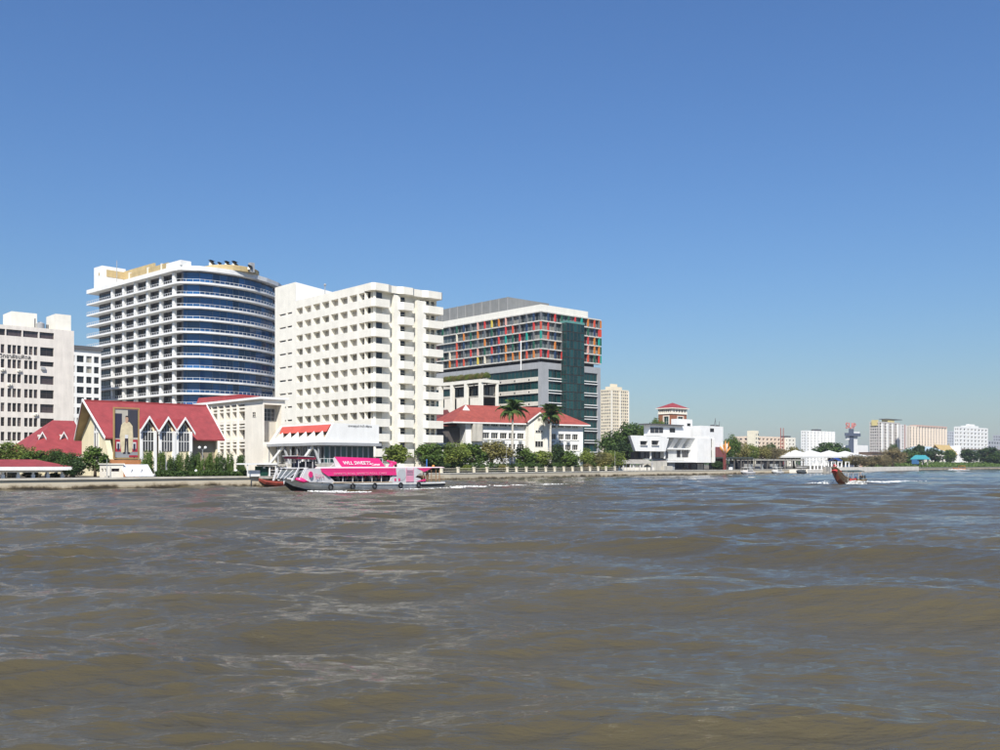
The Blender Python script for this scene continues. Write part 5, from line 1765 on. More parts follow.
# trees behind the pier
for x, yb, yt, w, Y, k, lab in ((731, 462, 433, 17, 372, 'mid', 'tall tree right of the modernist stair tower'), (741, 462, 441, 18, 385, 'olive', 'yellow green tree before the peach hotel stairs'), (751, 462, 443, 18, 392, 'fresh', 'bright leafy tree before the hotel front'),
                              (762, 462, 445, 18, 400, 'olive', 'mottled tree over the dark pier shed'), (773, 462, 446, 17, 410, 'dry', 'thin brownish tree over the pier shed'), (783, 462, 447, 16, 418, 'dry', 'reddish brown tree below the red gantry'),
                              (794, 462, 446, 18, 430, 'olive', 'olive tree at the end of the pier shed'), (771, 458, 441.5, 10, 470, 'deep', 'small palm like tree before the hotel')):
    tree(lab, x, yb, yt, w, Y, k, 'fine')
tree('dark domed tree rising behind the white tents', 829, 458, 441.5, 32, 560, 'deep', 'dome')
tree('smaller dark tree beside the domed tree', 843, 458, 447, 12, 560, 'deep', 'round')
for x, yb, yt, w, Y, k, lab in ((856, 467, 453.5, 26, 452, 'dry', 'low grey brown tree under the white tents'), (872, 467, 454, 22, 470, 'dry', 'grey brown bushy tree before the peach house'), (838, 466, 456, 20, 440, 'olive', 'olive shrubby tree behind the white gate frames'),
                              (893, 466, 446, 24, 500, 'dry', 'tall grey brown tree at the corner of the condominium'), (893, 455, 443, 8, 530, 'deep', 'dark tree top before the condominium balconies'), (884, 467, 455, 14, 490, 'dry', 'small bare looking tree on the pier bank')):
    tree(lab, x, yb, yt, w, Y, k, 'fine')
tree('deep green tree left of the turquoise landing', 909, 466, 448, 18, 560, 'deep', 'round')
tree('tall dark tree behind the turquoise landing', 917, 464, 443, 16, 585, 'dark', 'round')
tree('dark tree between the blue roof and the temple', 935, 462, 447.5, 16, 640, 'dark', 'round')
tree('mid green tree before the temple gable', 950, 463, 449.5, 14, 660, 'mid', 'round')
tree('dark tree right of the temple hall', 970, 463, 448, 18, 690, 'dark', 'round')
tree('broad dark tree before the long warehouse', 987, 464, 446.5, 24, 700, 'dark', 'round')
tree('dark spreading tree at the far right bank', 1000, 466, 450, 22, 690, 'deep', 'round')
# ground cover of the far right bank: reads as one mass
def bank_cover():
    q = np.random.default_rng(5)
    n = 26000
    a, b = Vector((238, 538)), Vector((420, 738))
    t = q.uniform(0, 1, n)
    w = q.uniform(0, 34, n)
    d = (b - a).normalized()
    nx, ny = -d.y, d.x
    H = 1.0 + 2.6 * np.clip(w / 14, 0, 1) * (.6 + .4 * np.sin(t * 40) * np.sin(t * 17 + 2))
    P = np.stack([a.x + (b.x - a.x) * t + nx * w, a.y + (b.y - a.y) * t + ny * w, GZ + H * q.uniform(.1, 1, n)], 1)
    nn = q.normal(size=(n, 3)) + np.array([0, -.3, .6])
    nn /= np.linalg.norm(nn, axis=1)[:, None]
    tt = np.cross(nn, q.normal(size=(n, 3)))
    tt /= np.linalg.norm(tt, axis=1)[:, None]
    bb = np.cross(nn, tt)
    s = .5 * q.uniform(.6, 1.4, (n, 1))
    V = np.stack([P - tt * s, P + bb * s * .6, P + tt * s, P - bb * s * .6], 1).reshape(-1, 3)
    me = bpy.data.meshes.new('bank_vegetation')
    me.from_pydata(V.tolist(), [], np.arange(len(V)).reshape(-1, 4).tolist())
    me.materials.append(LEAF['mid'])
    o = put('bank_vegetation', me)
    o['kind'] = 'stuff'
    tag(o, 'tangled low green vegetation covering the far right bank', 'vegetation')


bank_cover()
# distant belt of trees closing the horizon behind the buildings
def tree_belt():
    q = np.random.default_rng(9)
    n = 16000
    X = q.uniform(-200, 1500, n)
    Y = 1350 + X * .35 + q.uniform(0, 90, n)
    H = 9 + 5 * np.sin(X * .021) * np.sin(X * .0083 + 1) + q.uniform(-2, 2, n)
    P = np.stack([X, Y, GZ + H * q.uniform(.05, 1, n)], 1)
    nn = q.normal(size=(n, 3)) + np.array([0, -.3, .6])
    nn /= np.linalg.norm(nn, axis=1)[:, None]
    tt = np.cross(nn, q.normal(size=(n, 3)))
    tt /= np.linalg.norm(tt, axis=1)[:, None]
    bb = np.cross(nn, tt)
    s = 2.2 * q.uniform(.6, 1.4, (n, 1))
    V = np.stack([P - tt * s, P + bb * s * .7, P + tt * s, P - bb * s * .7], 1).reshape(-1, 3)
    me = bpy.data.meshes.new('distant_trees')
    me.from_pydata(V.tolist(), [], np.arange(len(V)).reshape(-1, 4).tolist())
    me.materials.append(LEAF['deep'])
    o = put('distant_trees', me)
    o['kind'] = 'stuff'
    tag(o, 'far belt of dark trees along the horizon', 'trees')


tree_belt()
# planting along the annex roof edge
def annex_planting():
    f, zt, L = ANNEX
    p = f.o + f.w * 2 + f.u * 3
    r = root('roof_garden', 'trailing greenery along the roof of the white concrete frame', 'plants', (p.x, p.y, GZ), f.a)
    part('planter', CONC, r, lambda mb: mb.box(0, 1.6, -1, L - 2, zt - .5, zt + .6))
    for k in range(15):
        o = put('foliage', get_crown('olive' if k % 3 else 'fresh', 'fine', k % 3), r, (.8, -.5 + (L - 2) * k / 15, zt + .2), k * 1.7)
        o.scale = (2.8, 3.4, 2.9)


annex_planting()


# royal palms
def frond_mesh():
    mb = MB()
    N = 14
    r = random.Random(3)
    pts = []
    for i in range(N + 1):
        t = i / N
        pts.append(Vector((2.9 * t, 0, .95 * math.sin(t * 2.0) - 1.15 * t * t * t)))
    mb.tube(pts, [.05 * (1 - .8 * i / N) + .008 for i in range(N + 1)], 5)
    for i in range(1, N + 1):
        t = i / N
        for k in (0, .5):
            a = pts[i - 1].lerp(pts[i], k)
            l = .95 * math.sin(math.pi * min(1, .18 + t * .8)) + .12
            for s in (-1, 1):
                dr = Vector((.35, s * .8, -.45 + r.uniform(-.15, .2))) * l
                w = Vector((.075, 0, 0))
                mb.face([a - w, a + w, a + dr * .6 + w * .9, a + dr, a + dr * .6 - w * .9])
    return mb.mesh('frond', [LEAF['deep']])


FROND = frond_mesh()
def palm(label, x, ytop, Y, crown_h=.0):
    z = wz(ytop, Y) - GZ
    r = root('royal_palm', label, 'palm', (wx(x, Y), Y, GZ))
    part('trunk', PALMBARK, r, lambda mb: mb.tube([(0, 0, 0), (0, 0, z * .2), (.05, 0, z * .5), (.1, .05, z * .82), (.1, .05, z * .84), (.1, .05, z)], [.36, .33, .36, .25, .20, .13], 10), True)
    part('crownshaft', mat('palm_crownshaft', (.10, .16, .05), vary=.1), r, lambda mb: mb.tube([(.1, .05, z * .84), (.1, .05, z * .92), (.1, .05, z + .1)], [.24, .24, .10], 9), True)
    rr = random.Random(int(x))
    for k in range(22):
        o = put('frond', FROND, r, (.1, .05, z - .1))
        o.rotation_euler = (rr.uniform(-.25, .25), R(rr.choice((-38, -22, -5, 15, 34, 52)) + rr.uniform(-6, 6)), k * 2.39996)
        o.scale = (rr.uniform(1.25, 1.6),) * 3


palm('tall royal palm before the vermilion roof, left of the gabled bay', 512.3, 409.5, 242)
palm('royal palm close to the right side of the gabled bay', 550.2, 413.5, 258)


# ------------------------------------------------------------------ promenade furniture
def fence_line():
    r = root('garden_balustrade', 'row of cream fence posts along the garden embankment', 'fence', (0, 0, 0))
    f = gf
    PM = mat('cream_post', (.74, .68, .54), vary=.08, grime=.1)
    xs = [441.5, 458, 474, 487, 507.3, 516.4, 526.3, 536.3, 545.8, 554.7, 563.9, 572.6, 581.6, 590, 598.2, 606, 615]
    pts = []
    b = MB()
    b.box(-.24, .24, -.24, .24, 0, 1.15)
    b.box(-.31, .31, -.31, .31, 1.15, 1.32)
    me = b.mesh('post', [PM])
    for x in xs:
        p = f.o + f.w * .9 + f.u * f.U(x, .9)
        pts.append(p)
        put('post', me, r, (p.x, p.y, GZ), f.a)
    for a, c in zip(pts, pts[1:]):
        d = (c - a).normalized()
        part('rail', PM, r, lambda mb: [mb.tube([(a.x, a.y, GZ + z), (c.x, c.y, GZ + z)], .05, 5) for z in (.45, .95)])


fence_line()


def lamp_post(label, x, Y, ytop, twin=True, group=None):
    z = wz(ytop, Y) - GZ
    r = root('lamp_post', label, 'street lamp', (wx(x, Y), Y, GZ), GA, group)
    part('pole', GREYM, r, lambda mb: mb.tube([(0, 0, 0), (0, 0, .6), (0, 0, z - .3)], [.10, .06, .045], 7))
    GL = mat('milk_glass', (.85, .85, .82), rough=.2, vary=0)
    if twin:
        part('arm', GREYM, r, lambda mb: mb.tube([(-.5, 0, z - .1), (0, 0, z - .35), (.5, 0, z - .1)], .035, 5))
        for s in (-.5, .5): part('globe', GL, r, lambda mb: mb.sphere((s, 0, z), .24))
    else:
        part('globe', GL, r, lambda mb: mb.sphere((0, 0, z - .1), .22))


lamp_post('twin globe lamp rising above the clipped shrubs', 202.5, 153, 447.6)
for x, Y, y in ((141, 143.5, 468.5), (196, 149.5, 470.2), (236, 153.5, 470.0)):
    lamp_post('short single globe lamp on the promenade', x, Y, y, False, 'short promenade lamps')
def pole_thing(name, label, x, Y, ytop, rad=.06, m=None, cat='pole'):
    z = wz(ytop, Y) - GZ
    r = root(name, label, cat, (wx(x, Y), Y, GZ))
    part('shaft', m or GREYM, r, lambda mb: mb.tube([(0, 0, 0), (0, 0, z * .5), (0, 0, z)], [rad, rad * .8, rad * .6], 6))
    part('foot', CONC, r, lambda mb: mb.box(-.25, .25, -.25, .25, 0, .25))
    return r, z
pole_thing('flag_pole', 'grey pole between the clipped shrubs and the portrait board', 166, 146, 449)
pole_thing('flag_pole', 'thin grey pole in front of the cream hut', 107, 139.5, 459)
pole_thing('light_pole', 'slim pole in the garden left of the first palm', 506.5, 236, 441)
pole_thing('light_pole', 'slim pole before the gap beside the modernist building', 615, 277, 451)
r_, z_ = pole_thing('light_pole', 'tall pole in front of the modernist building terrace', 652, 297, 459, .12)


def kiosk():
    f = Fr(258, 151.8)
    r = building('ticket_kiosk', 'dark green ticket kiosk under a flat white awning by the boat landing', f, 'kiosk')
    W = f.U(269)
    H = f.Z(463.2)
    GR = mat('bottle_green_paint', (.012, .06, .04), rough=.4, vary=.06)
    part('body', GR, r, lambda mb: mb.box(W * .35, W, .3, 2.3, 0, H - .5))
    part('counter', WHITE, r, lambda mb: mb.box(-1.2, W * .33, .5, 1.1, 0, 1.0))
    part('awning', WHITE, r, lambda mb: mb.box(-2.2, W + 1.2, -.5, 3, H - .25, H))
    for u in (-2, W + 1): part('post', WHITE, r, lambda mb: mb.box(u - .06, u + .06, -.4, -.28, 0, H - .25))
    part('notice', mat('white_notice', (.8, .8, .8), vary=0), r, lambda mb: mb.box(W * .55, W * .72, .26, .298, 1.3, 1.7))


kiosk()


def walkway():
    f = Fr(272, 152.5)
    r = building('landing_walkway', 'raised grey walkway with white posts beside the boat landing', f, 'walkway')
    W = f.U(318)
    H = f.Z(464.5)
    part('roof', LCONC, r, lambda mb: mb.box(-1, W, .5, 3.2, H - .25, H))
    for k in range(7):
        u = W * k / 6.2
        part('post', WHITE, r, lambda mb: (mb.box(u - .1, u + .1, .7, .9, 0, H - .25), mb.box(u - .1, u + .1, 2.8, 3.0, 0, H - .25)))
    part('deck', CONC, r, lambda mb: mb.box(-1.5, W, .3, 3.6, -.35, .06))
    part('pile', CONC, r, lambda mb: [mb.box(u, u + .35, 1.5, 1.9, -GZ - 2, -.35) for u in np.arange(0, W, 3)])
    part('railing', WHITE, r, lambda mb: (mb.box(0, W, .4, .46, .95, 1.02), mb.box(0, W, .4, .46, .5, .55)))


walkway()


def tent(label, xa, xb, yt, ye, Y):
    f = Fr(xa, Y)
    r = building('marquee_tent', label, f, 'tent')
    W = f.U(xb)
    ze, zt = f.Z(ye), f.Z(yt)
    D = W
    TM = mat('tent_fabric', (.70, .70, .68), rough=.7, vary=.04)
    def cone(mb):
        n = 6
        for i in range(n):                # concave pyramid
            t0, t1 = i / n, (i + 1) / n
            for a, b in (((0, 0), (1, 0)), ((1, 0), (1, 1)), ((1, 1), (0, 1)), ((0, 1), (0, 0))):
                def P(c, t):
                    k = 1 - t
                    return (W / 2 + (c[0] - .5) * W * k, D / 2 + (c[1] - .5) * D * k, ze + (zt - ze) * t ** 1.5)
                mb.face([P(a, t0), P(b, t0), P(b, t1), P(a, t1)])
    part('canopy', TM, r, cone)
    part('valance', TM, r, lambda mb: [mb.box(*b) for b in ((0, W, -.03, .03, ze - .7, ze), (0, W, D - .03, D + .03, ze - .7, ze), (-.03, .03, .03, D - .03, ze - .7, ze), (W - .03, W + .03, .03, D - .03, ze - .7, ze))])
    for u in (.1, W - .1):
        for v in (.1, D - .1): part('pole', GREYM, r, lambda mb: mb.tube([(u, v, 0), (u, v, ze)], .08, 6))


tent('white marquee tent nearest the pier shed', 803, 824, 449.5, 456, 405)
tent('white marquee tent between its two neighbours over the grey trees', 820, 842, 449.8, 456, 425)
tent('white marquee tent beside the slate sign tower', 838, 858, 450, 455.8, 445)
tent('last white marquee tent next to the peach house', 854, 873, 450.6, 455.6, 465)
for k, (xa, xb, yt, ye, Y) in enumerate(((616, 630, 460, 463.8, 292), (626, 640, 460.5, 464, 296), (634, 652, 459.6, 463.6, 299))):
    f = Fr(xa, Y)
    lab = ('grey canvas shelter at the garden end by the creeper', 'middle grey canvas shelter before the dark trees', 'wide grey canvas shelter below the leaning storey')[k]
    r = building('canvas_shelter', lab, f, 'shelter')
    W = f.U(xb)
    part('canopy', mat('grey_canvas', (.34, .32, .28), vary=.1), r, lambda mb: [mb.slab([(-.3, 2, f.Z(yt)), (W + .3, 2, f.Z(yt)), (W + .3, 2 + s * 2.4, f.Z(ye)), (-.3, 2 + s * 2.4, f.Z(ye))], (0, 0, .06)) for s in (-1, 1)])
    for u in (0, W / 2, W): part('post', WHITE, r, lambda mb: (mb.box(u - .09, u + .09, -.2, 0, 0, f.Z(ye)), mb.box(u - .09, u + .09, 4, 4.2, 0, f.Z(ye))))
    part('parapet', CREAM, r, lambda mb: [mb.box(a, a + W / 7, -1.0, -.8, 0, .95) for a in np.linspace(0, W * .85, 5)])


def flame_sculpture():
    Y = 327
    r = root('flame_sculpture', 'orange and white flame shaped ornament on a red post beside the modernist building', 'sculpture', (wx(724.5, Y), Y, GZ), GA)
    z1 = wz(450, Y) - GZ
    RD = mat('dull_red_paint', (.20, .055, .05), vary=.08)
    OR = mat('flame_orange', (.60, .26, .07), vary=.1, nscale=1)
    part('post', RD, r, lambda mb: (mb.box(-.55, -.25, -.2, .2, 0, z1), mb.box(.35, .65, -.2, .2, 0, z1), mb.box(-.25, .35, -.15, .15, z1 - .8, z1), mb.box(-.25, .35, -.15, .15, 1.5, 2.0)))
    for k, (dx, h, c) in enumerate(((-2.6, 1.5, OR), (-1.7, 2.7, WHITE), (-.7, 2.2, OR), (.3, 3.4, OR), (1.2, 2.4, WHITE), (2.2, 3.0, OR), (2.9, 1.4, OR))):
        part('petal', c, r, lambda mb: mb.tube([(dx * .25, .0, z1 - 1.2), (dx * .6, .15 * (k % 3 - 1), z1 - .1), (dx * 1.0, .2 * (k % 3 - 1), z1 + h * .45), (dx * 1.02 + .3, 0, z1 + h)], [.12, .40, .36, .03], 7), True)
    part('drum', WHITE, r, lambda mb: mb.lathe([(.7, 0), (.7, .9)], (0, -2.5, 0)))


flame_sculpture()


def pier_shed():
    f = Fr(727, 334, math.atan2(31, 32))
    r = building('pier_shed', 'long dark open pier shed with a flat roof and thin posts', f, 'shed')
    W = f.U(803)
    H = f.Z(457)
    W1 = f.U(752)
    DG = mat('dark_green_sheet', (.06, .075, .07), vary=.1)
    part('roof', DG, r, lambda mb: mb.box(-.5, W1, -.6, 8, H - .5, H))
    part('roof', mat('grey_pergola', (.30, .30, .27), vary=.1), r, lambda mb: [mb.box(W1 + (W - W1) * k / 14, W1 + (W - W1) * k / 14 + .5, -.4, 7, H - .9, H - .6) for k in range(15)])
    part('side_beam', CONC, r, lambda mb: (mb.box(W1, W, -.4, -.1, H - 1.2, H - .92), mb.box(W1, W, 6.8, 7.1, H - 1.2, H - .92)))
    for k in range(13):
        u = W * k / 12
        part('post', mat('dark_timber_post', (.14, .13, .12), vary=.1), r, lambda mb: (mb.box(u - .14, u + .14, -.3, -.02, 0, H - .5), mb.box(u - .14, u + .14, 6.9, 7.2, 0, H - .5)))
    part('back_panel', DARK, r, lambda mb: [mb.box(W * a, W * b, 7.3, 7.4, .0, H - 1.2) for a, b in ((.0, .2), (.25, .55), (.6, .95))])
    part('stall', mat('stall_grey', (.35, .36, .36), vary=.1), r, lambda mb: [mb.box(W * a, W * a + 2.6, 3, 5, 0, 2.0) for a in (.12, .36, .5, .7)])


pier_shed()


def long_pier():
    # floating landing stage along the quay
    a, b = Vector((112, 352)), Vector((221, 506))
    L = (b - a).length
    ang = math.atan2(b.y - a.y, b.x - a.x)
    r = root('landing_stage', 'long white floating landing stage with a low solid parapet', 'pier', (a.x, a.y, 0), ang)
    PW = mat('pontoon_white', (.80, .76, .68), grime=.12, vary=.08)
    part('pontoon', PW, r, lambda mb: mb.box(0, L, -2, 6, .25, 1.5))
    part('dark_hull', mat('pontoon_black', (.03, .028, .025), vary=.1), r, lambda mb: mb.box(.3, L - .3, -1.9, 5.9, -.6, .25))
    part('parapet', PW, r, lambda mb: mb.box(L * .12, L, -1.95, -1.75, 1.5, 2.3))
    for k, u in enumerate((5, 14, 23, 32, 41, 52)):
        part('gate_frame', WHITE, r, lambda mb: (mb.box(u, u + .4, -1.6, -1.2, 1.5, 4.6), mb.box(u + 5, u + 5.4, -1.6, -1.2, 1.5, 4.6), mb.box(u + .4, u + 5, -1.6, -1.2, 4.25, 4.6)))
    part('mooring_block', CONC, r, lambda mb: (mb.box(19, 24, -3.2, -2.02, -.5, 2.6), mb.box(19.5, 23.5, -4.0, -3.2, -.5, .6)))
    t = root('canopy_tent', 'small royal blue canopy on the white landing stage', 'tent', (a.x + math.cos(ang) * 47, a.y + math.sin(ang) * 47, 1.5), ang)
    part('canopy', mat('royal_blue_canvas', (.02, .05, .22), vary=.06), t, lambda mb: (mb.slab([(-.5, 0, 3.4), (6, 0, 3.4), (6, 2, 4.6), (-.5, 2, 4.6)], (0, 0, .08)), mb.slab([(-.5, 4, 3.4), (6, 4, 3.4), (6, 2, 4.6), (-.5, 2, 4.6)], (0, 0, .08))))
    for u in (0, 5.5):
        for v in (.1, 3.9): part('pole', WHITE, t, lambda mb: mb.tube([(u, v, 0), (u, v, 3.4)], .08, 6))
    part('counter', WHITE, t, lambda mb: mb.box(.5, 5, .4, .9, 0, 1.0))


long_pier()

# ------------------------------------------------------------------ people
SKIN = mat('skin', (.42, .25, .16), vary=.04)
HAIR = mat('black_hair', (.012, .010, .010), vary=0)
CLOTH = {n: mat('cloth_' + n, c, rough=.8, vary=.06) for n, c in {'white': (.75, .75, .75), 'red': (.45, .05, .05), 'navy': (.02, .03, .08), 'black': (.02, .02, .022), 'pink': (.60, .20, .28), 'yellow': (.62, .48, .12), 'blue': (.07, .16, .36), 'grey': (.25, .25, .26), 'khaki': (.30, .25, .16)}.items()}


def person_mesh(seated):
    me = bpy.data.meshes.new('person')
    if seated:
        J = {'pel': (0, 0, .0, .15), 'waist': (0, 0, .2, .13), 'chest': (0, .02, .42, .16), 'neck': (0, 0, .58, .06), 'chin': (0, -.02, .66, .075), 'head': (0, -.01, .76, .10), 'crown': (0, 0, .84, .07)}
        legs = lambda s: [(s * .10, -.05, .0, .10), (s * .13, -.42, .02, .075), (s * .13, -.44, -.38, .05), (s * .13, -.56, -.42, .04)]
        arms = lambda s: [(s * .20, .01, .50, .065), (s * .24, -.03, .24, .048), (s * .17, -.26, .12, .036), (s * .14, -.36, .10, .035)]
        z0 = .42
    else:
        J = {'pel': (0, 0, .92, .14), 'waist': (0, 0, 1.10, .125), 'chest': (0, .01, 1.32, .155), 'neck': (0, 0, 1.48, .06), 'chin': (0, -.02, 1.55, .075), 'head': (0, -.01, 1.63, .10), 'crown': (0, 0, 1.70, .07)}
        legs = lambda s: [(s * .10, 0, .86, .10), (s * .11, -.02, .48, .07), (s * .11, .02, .08, .045), (s * .12, -.12, .03, .04)]
        arms = lambda s: [(s * .20, .01, 1.40, .065), (s * .25, .03, 1.13, .048), (s * .25, -.05, .90, .036), (s * .24, -.08, .80, .035)]
        z0 = 0
    V, E, Rd = [], [], []
    def add(p):
        V.append((p[0], p[1], p[2] + z0))
        Rd.append(p[3])
        return len(V) - 1
    ids = {k: add(v) for k, v in J.items()}
    ch = list(J)
    for a, b in zip(ch, ch[1:]): E.append((ids[a], ids[b]))
    for s in (-1, 1):
        p = ids['pel']
        for q in legs(s):
            i = add(q)
            E.append((p, i))
            p = i
        p = ids['chest']
        for q in arms(s):
            i = add(q)
            E.append((p, i))
            p = i
    me.from_pydata(V, E, [])
    o = bpy.data.objects.new('person_source', me)
    COL.objects.link(o)
    sk = o.modifiers.new('skin', 'SKIN')
    for i, rd in enumerate(Rd): me.skin_vertices[0].data[i].radius = (rd, rd * .85)
    me.skin_vertices[0].data[ids['pel']].use_root = True
    o.modifiers.new('sub', 'SUBSURF').levels = 1
    dg = bpy.context.evaluated_depsgraph_get()
    dg.update()
    m2 = bpy.data.meshes.new_from_object(o.evaluated_get(dg))
    bpy.data.objects.remove(o)
    m2.materials.clear()
    for t in (CLOTH['white'], CLOTH['navy'], SKIN, HAIR): m2.materials.append(t)
    zc, zn, zh = (J['waist'][2] - .1 + z0, J['neck'][2] + z0, J['head'][2] + .02 + z0)
    for p in m2.polygons:
        c = p.center
        if c.z > zh or (c.z > zn + .06 and c.y > .03): p.material_index = 3
        elif c.z > zn - .03: p.material_index = 2
        elif (abs(c.x) > .19 and c.z < zc + .12 and (not seated or c.y < -.2)) or (seated and c.y < -.28 and c.z > z0 + .07): p.material_index = 2
        elif c.z < zc: p.material_index = 1
        p.use_smooth = True
    return m2


PM = {True: person_mesh(True), False: person_mesh(False)}
def person(label, loc, rz, shirt, trousers='navy', seated=False, group=None):
    o = put('person', PM[seated], None, loc, rz)
    tag(o, label, 'person', group)
    for i, m in ((0, CLOTH[shirt]), (1, CLOTH[trousers])):
        o.material_slots[i].link = 'OBJECT'
        o.material_slots[i].material = m
    return o


# ------------------------------------------------------------------ boats
PINK = mat('hot_pink_paint', (.72, .030, .19), rough=.35, vary=.05, coat=.3)
PINKL = mat('light_pink_paint', (.76, .32, .44), rough=.4, vary=.06)
HULLG = mat('hull_grey_paint', (.78, .78, .77), rough=.4, vary=.08, grime=.15)
HULLB = mat('hull_black_paint', (.012, .012, .014), rough=.35, vary=.1)
BOATW = mat('boat_white', (.70, .69, .70), rough=.35, vary=.05, grime=.1)


def hull(mb, st, mats=(0, 1, 2)):
    """st: stations (u, half beam, deck z, keel z, waterline fullness)"""
    rings = []
    for u, h, zd, zk, fu in st:
        zm = zd - (zd - zk) * .28
        zc = zd - (zd - zk) * .62
        pts = [(-h, zd), (-h * (.94 + .06 * fu), zm), (-h * fu * .9, zc), (0, zk), (h * fu * .9, zc), (h * (.94 + .06 * fu), zm), (h, zd)]
        rings.append([(u + (0 if k in (0, 6) else .0), p[0], p[1]) for k, p in enumerate(pts)])
    for a, b in zip(rings, rings[1:]):
        for k in range(6):
            m = mats[0] if k in (0, 5) else (mats[1] if k in (1, 4) else mats[2])
            mb.face([a[k], a[k + 1], b[k + 1], b[k]], m)
    mb.face(rings[0][::-1], mats[0])
    mb.face(rings[-1], mats[0])
    for a, b in zip(rings, rings[1:]):
        za, zb = a[0][2] - .12, b[0][2] - .12
        mb.face([(a[0][0], a[0][1], za), (b[0][0], b[0][1], zb), (b[6][0], b[6][1], zb), (a[6][0], a[6][1], za)], 3)


def pink_boat():
    f = Fr(284, 119, R(52.5), 0.0)
    r = root('river_ferry', 'pink and white passenger boat with lettered roof board passing the landing', 'boat', f.loc(), f.a)
    B = 2.5
    U = lambda x: f.U(x, -B)
    Z = lambda y, u: f.Z(y, u, -B)
    L = U(447)
    part('hull', [HULLG, HULLG, HULLB, LCONC], r, lambda mb: hull(mb, [(0, .35, 2.05, 1.0, .4), (1.2, 1.0, 1.85, .2, .4), (3, 1.75, 1.6, -.4, .55), (6, 2.3, 1.35, -.55, .8), (11, 2.5, 1.18, -.55, .95), (18, 2.5, 1.05, -.55, 1), (25, 2.4, 1.0, -.5, 1), (L, 2.1, 1.0, -.35, .95)]), False)
    part('rubbing_strake', mat('pale_strake', (.62, .62, .58), vary=.05), r, lambda mb: [mb.tube([(3, s * 1.8, 1.33), (6, s * 2.34, 1.1), (11, s * 2.55, .93), (18, s * 2.55, .82), (25, s * 2.45, .78), (L, s * 2.15, .78)], .075, 5) for s in (-1, 1)])
    part('stern_stripe', HULLB, r, lambda mb: [mb.slab([(U(421), s * 2.56, .35), (L - .1, s * 2.2, .40), (L - .1, s * 2.2, .72), (U(421), s * 2.56, .66)], (0, s * .03, 0)) for s in (-1, 1)])
    part('pink_swoosh', PINK, r, lambda mb: [mb.tube([(U(297) + .3, s * 1.62, 1.78), (U(300) + .6, s * 2.0, 1.62), (U(305), s * 2.28, 1.48), (U(310), s * 2.34, 1.36)], [.10, .32, .26, .02], 8) for s in (-1,)], True)
    zt = 3.05
    ua, ub = U(309), U(322)
    uc = U(336.5)
    # wheelhouse side panels
    for s in (-1, 1):
        part('bow_panel', BOATW, r, lambda mb: mb.slab([(U(302.5), s * 2.1, 1.40), (uc, s * 2.42, 1.14), (ub, s * 2.42, zt), (U(307.5), s * 2.25, zt)], (0, -s * .06, 0)))
    part('panel_emblem', PINK, r, lambda mb: mb.slab([(U(311.2) + .34 * math.cos(t), -2.36 - .03 * 0, 2.28 + .40 * math.sin(t)) for t in np.linspace(0, 5.76, 12)], (0, -.10, 0)))
    text('lettering', 'ริกา', .85, PINKL, r, (U(315), -2.47, 1.75), (R(90), 0, 0), .01, U(324) - U(315))
    # raked windscreen
    u0, u1 = U(285) + 1.6, U(296) + 1.2
    def screen(mb):
        for v in (-1.15, -.4, .4, 1.15): mb.hexa([(u0, v * .9 - .05, 1.75), (u0 + .1, v * .9 - .05, 1.75), (u0 + .1, v * .9 + .05, 1.75), (u0, v * .9 + .05, 1.75), (u1, v * 1.5 - .05, zt - .1), (u1 + .1, v * 1.5 - .05, zt - .1), (u1 + .1, v * 1.5 + .05, zt - .1), (u1, v * 1.5 + .05, zt - .1)])
        for s in (-1, 1):
            for ux, vv in ((U(299), 2.0), (U(305), 2.15)): mb.hexa([(ux - .6, s * vv * .9 - .06, 1.5), (ux - .35, s * vv * .9 - .06, 1.5), (ux - .35, s * vv * .9 + .06, 1.5), (ux - .6, s * vv * .9 + .06, 1.5), (ux + .2, s * vv - .06, zt), (ux + .45, s * vv - .06, zt), (ux + .45, s * vv + .06, zt), (ux + .2, s * vv + .06, zt)])
            mb.hexa([(u0, s * 1.0 - .04, 1.72), (U(309), s * 2.2 - .04, 1.4), (U(309), s * 2.2 + .04, 1.4), (u0, s * 1.0 + .04, 1.72), (u0, s * 1.0 - .04, 1.9), (U(309), s * 2.2 - .04, 1.62), (U(309), s * 2.2 + .04, 1.62), (u0, s * 1.0 + .04, 1.9)])
    part('windscreen_frame', BOATW, r, screen)
    part('windscreen', glass('boat_glass', (.10, .11, .11), rnd=.2), r, lambda mb: (mb.slab([(u0 + .08, -1.0, 1.8), (u0 + .08, 1.0, 1.8), (u1 + .08, 1.7, zt - .1), (u1 + .08, -1.7, zt - .1)], (.02, 0, 0)),
        [mb.slab([(u0 + .5, s * 1.1, 1.8), (U(308), s * 2.1, 1.6), (U(308), s * 2.2, zt - .1), (u1 + .3, s * 1.75, zt - .1)], (0, -s * .03, 0)) for s in (-1, 1)]))
    part('foredeck_roof', BOATW, r, lambda mb: mb.prism([(u1 - .2, -1.8), (U(309), -2.35), (U(309), 2.35), (u1 - .2, 1.8)], zt, zt + .1))
    # fly bridge
    part('fly_bridge_canopy', mat('dark_red_canvas', (.36, .03, .07), vary=.08), r, lambda mb: mb.slab([(U(302), -1.7, 4.28), (U(320), -1.7, 4.18), (U(320), .9, 4.18), (U(302), .9, 4.28)], (0, 0, .28)))
    part('canopy_trim', BOATW, r, lambda mb: mb.slab([(U(300.5), -1.8, 4.58), (U(318), -1.8, 4.48), (U(318), 1.0, 4.48), (U(300.5), 1.0, 4.58)], (0, 0, .06)))
    part('fly_bridge_post', BOATW, r, lambda mb: [mb.tube([(u, v, zt), (u, v, 4.25)], .05, 6) for u in (U(304), U(311), U(318)) for v in (-1.5, .7)])
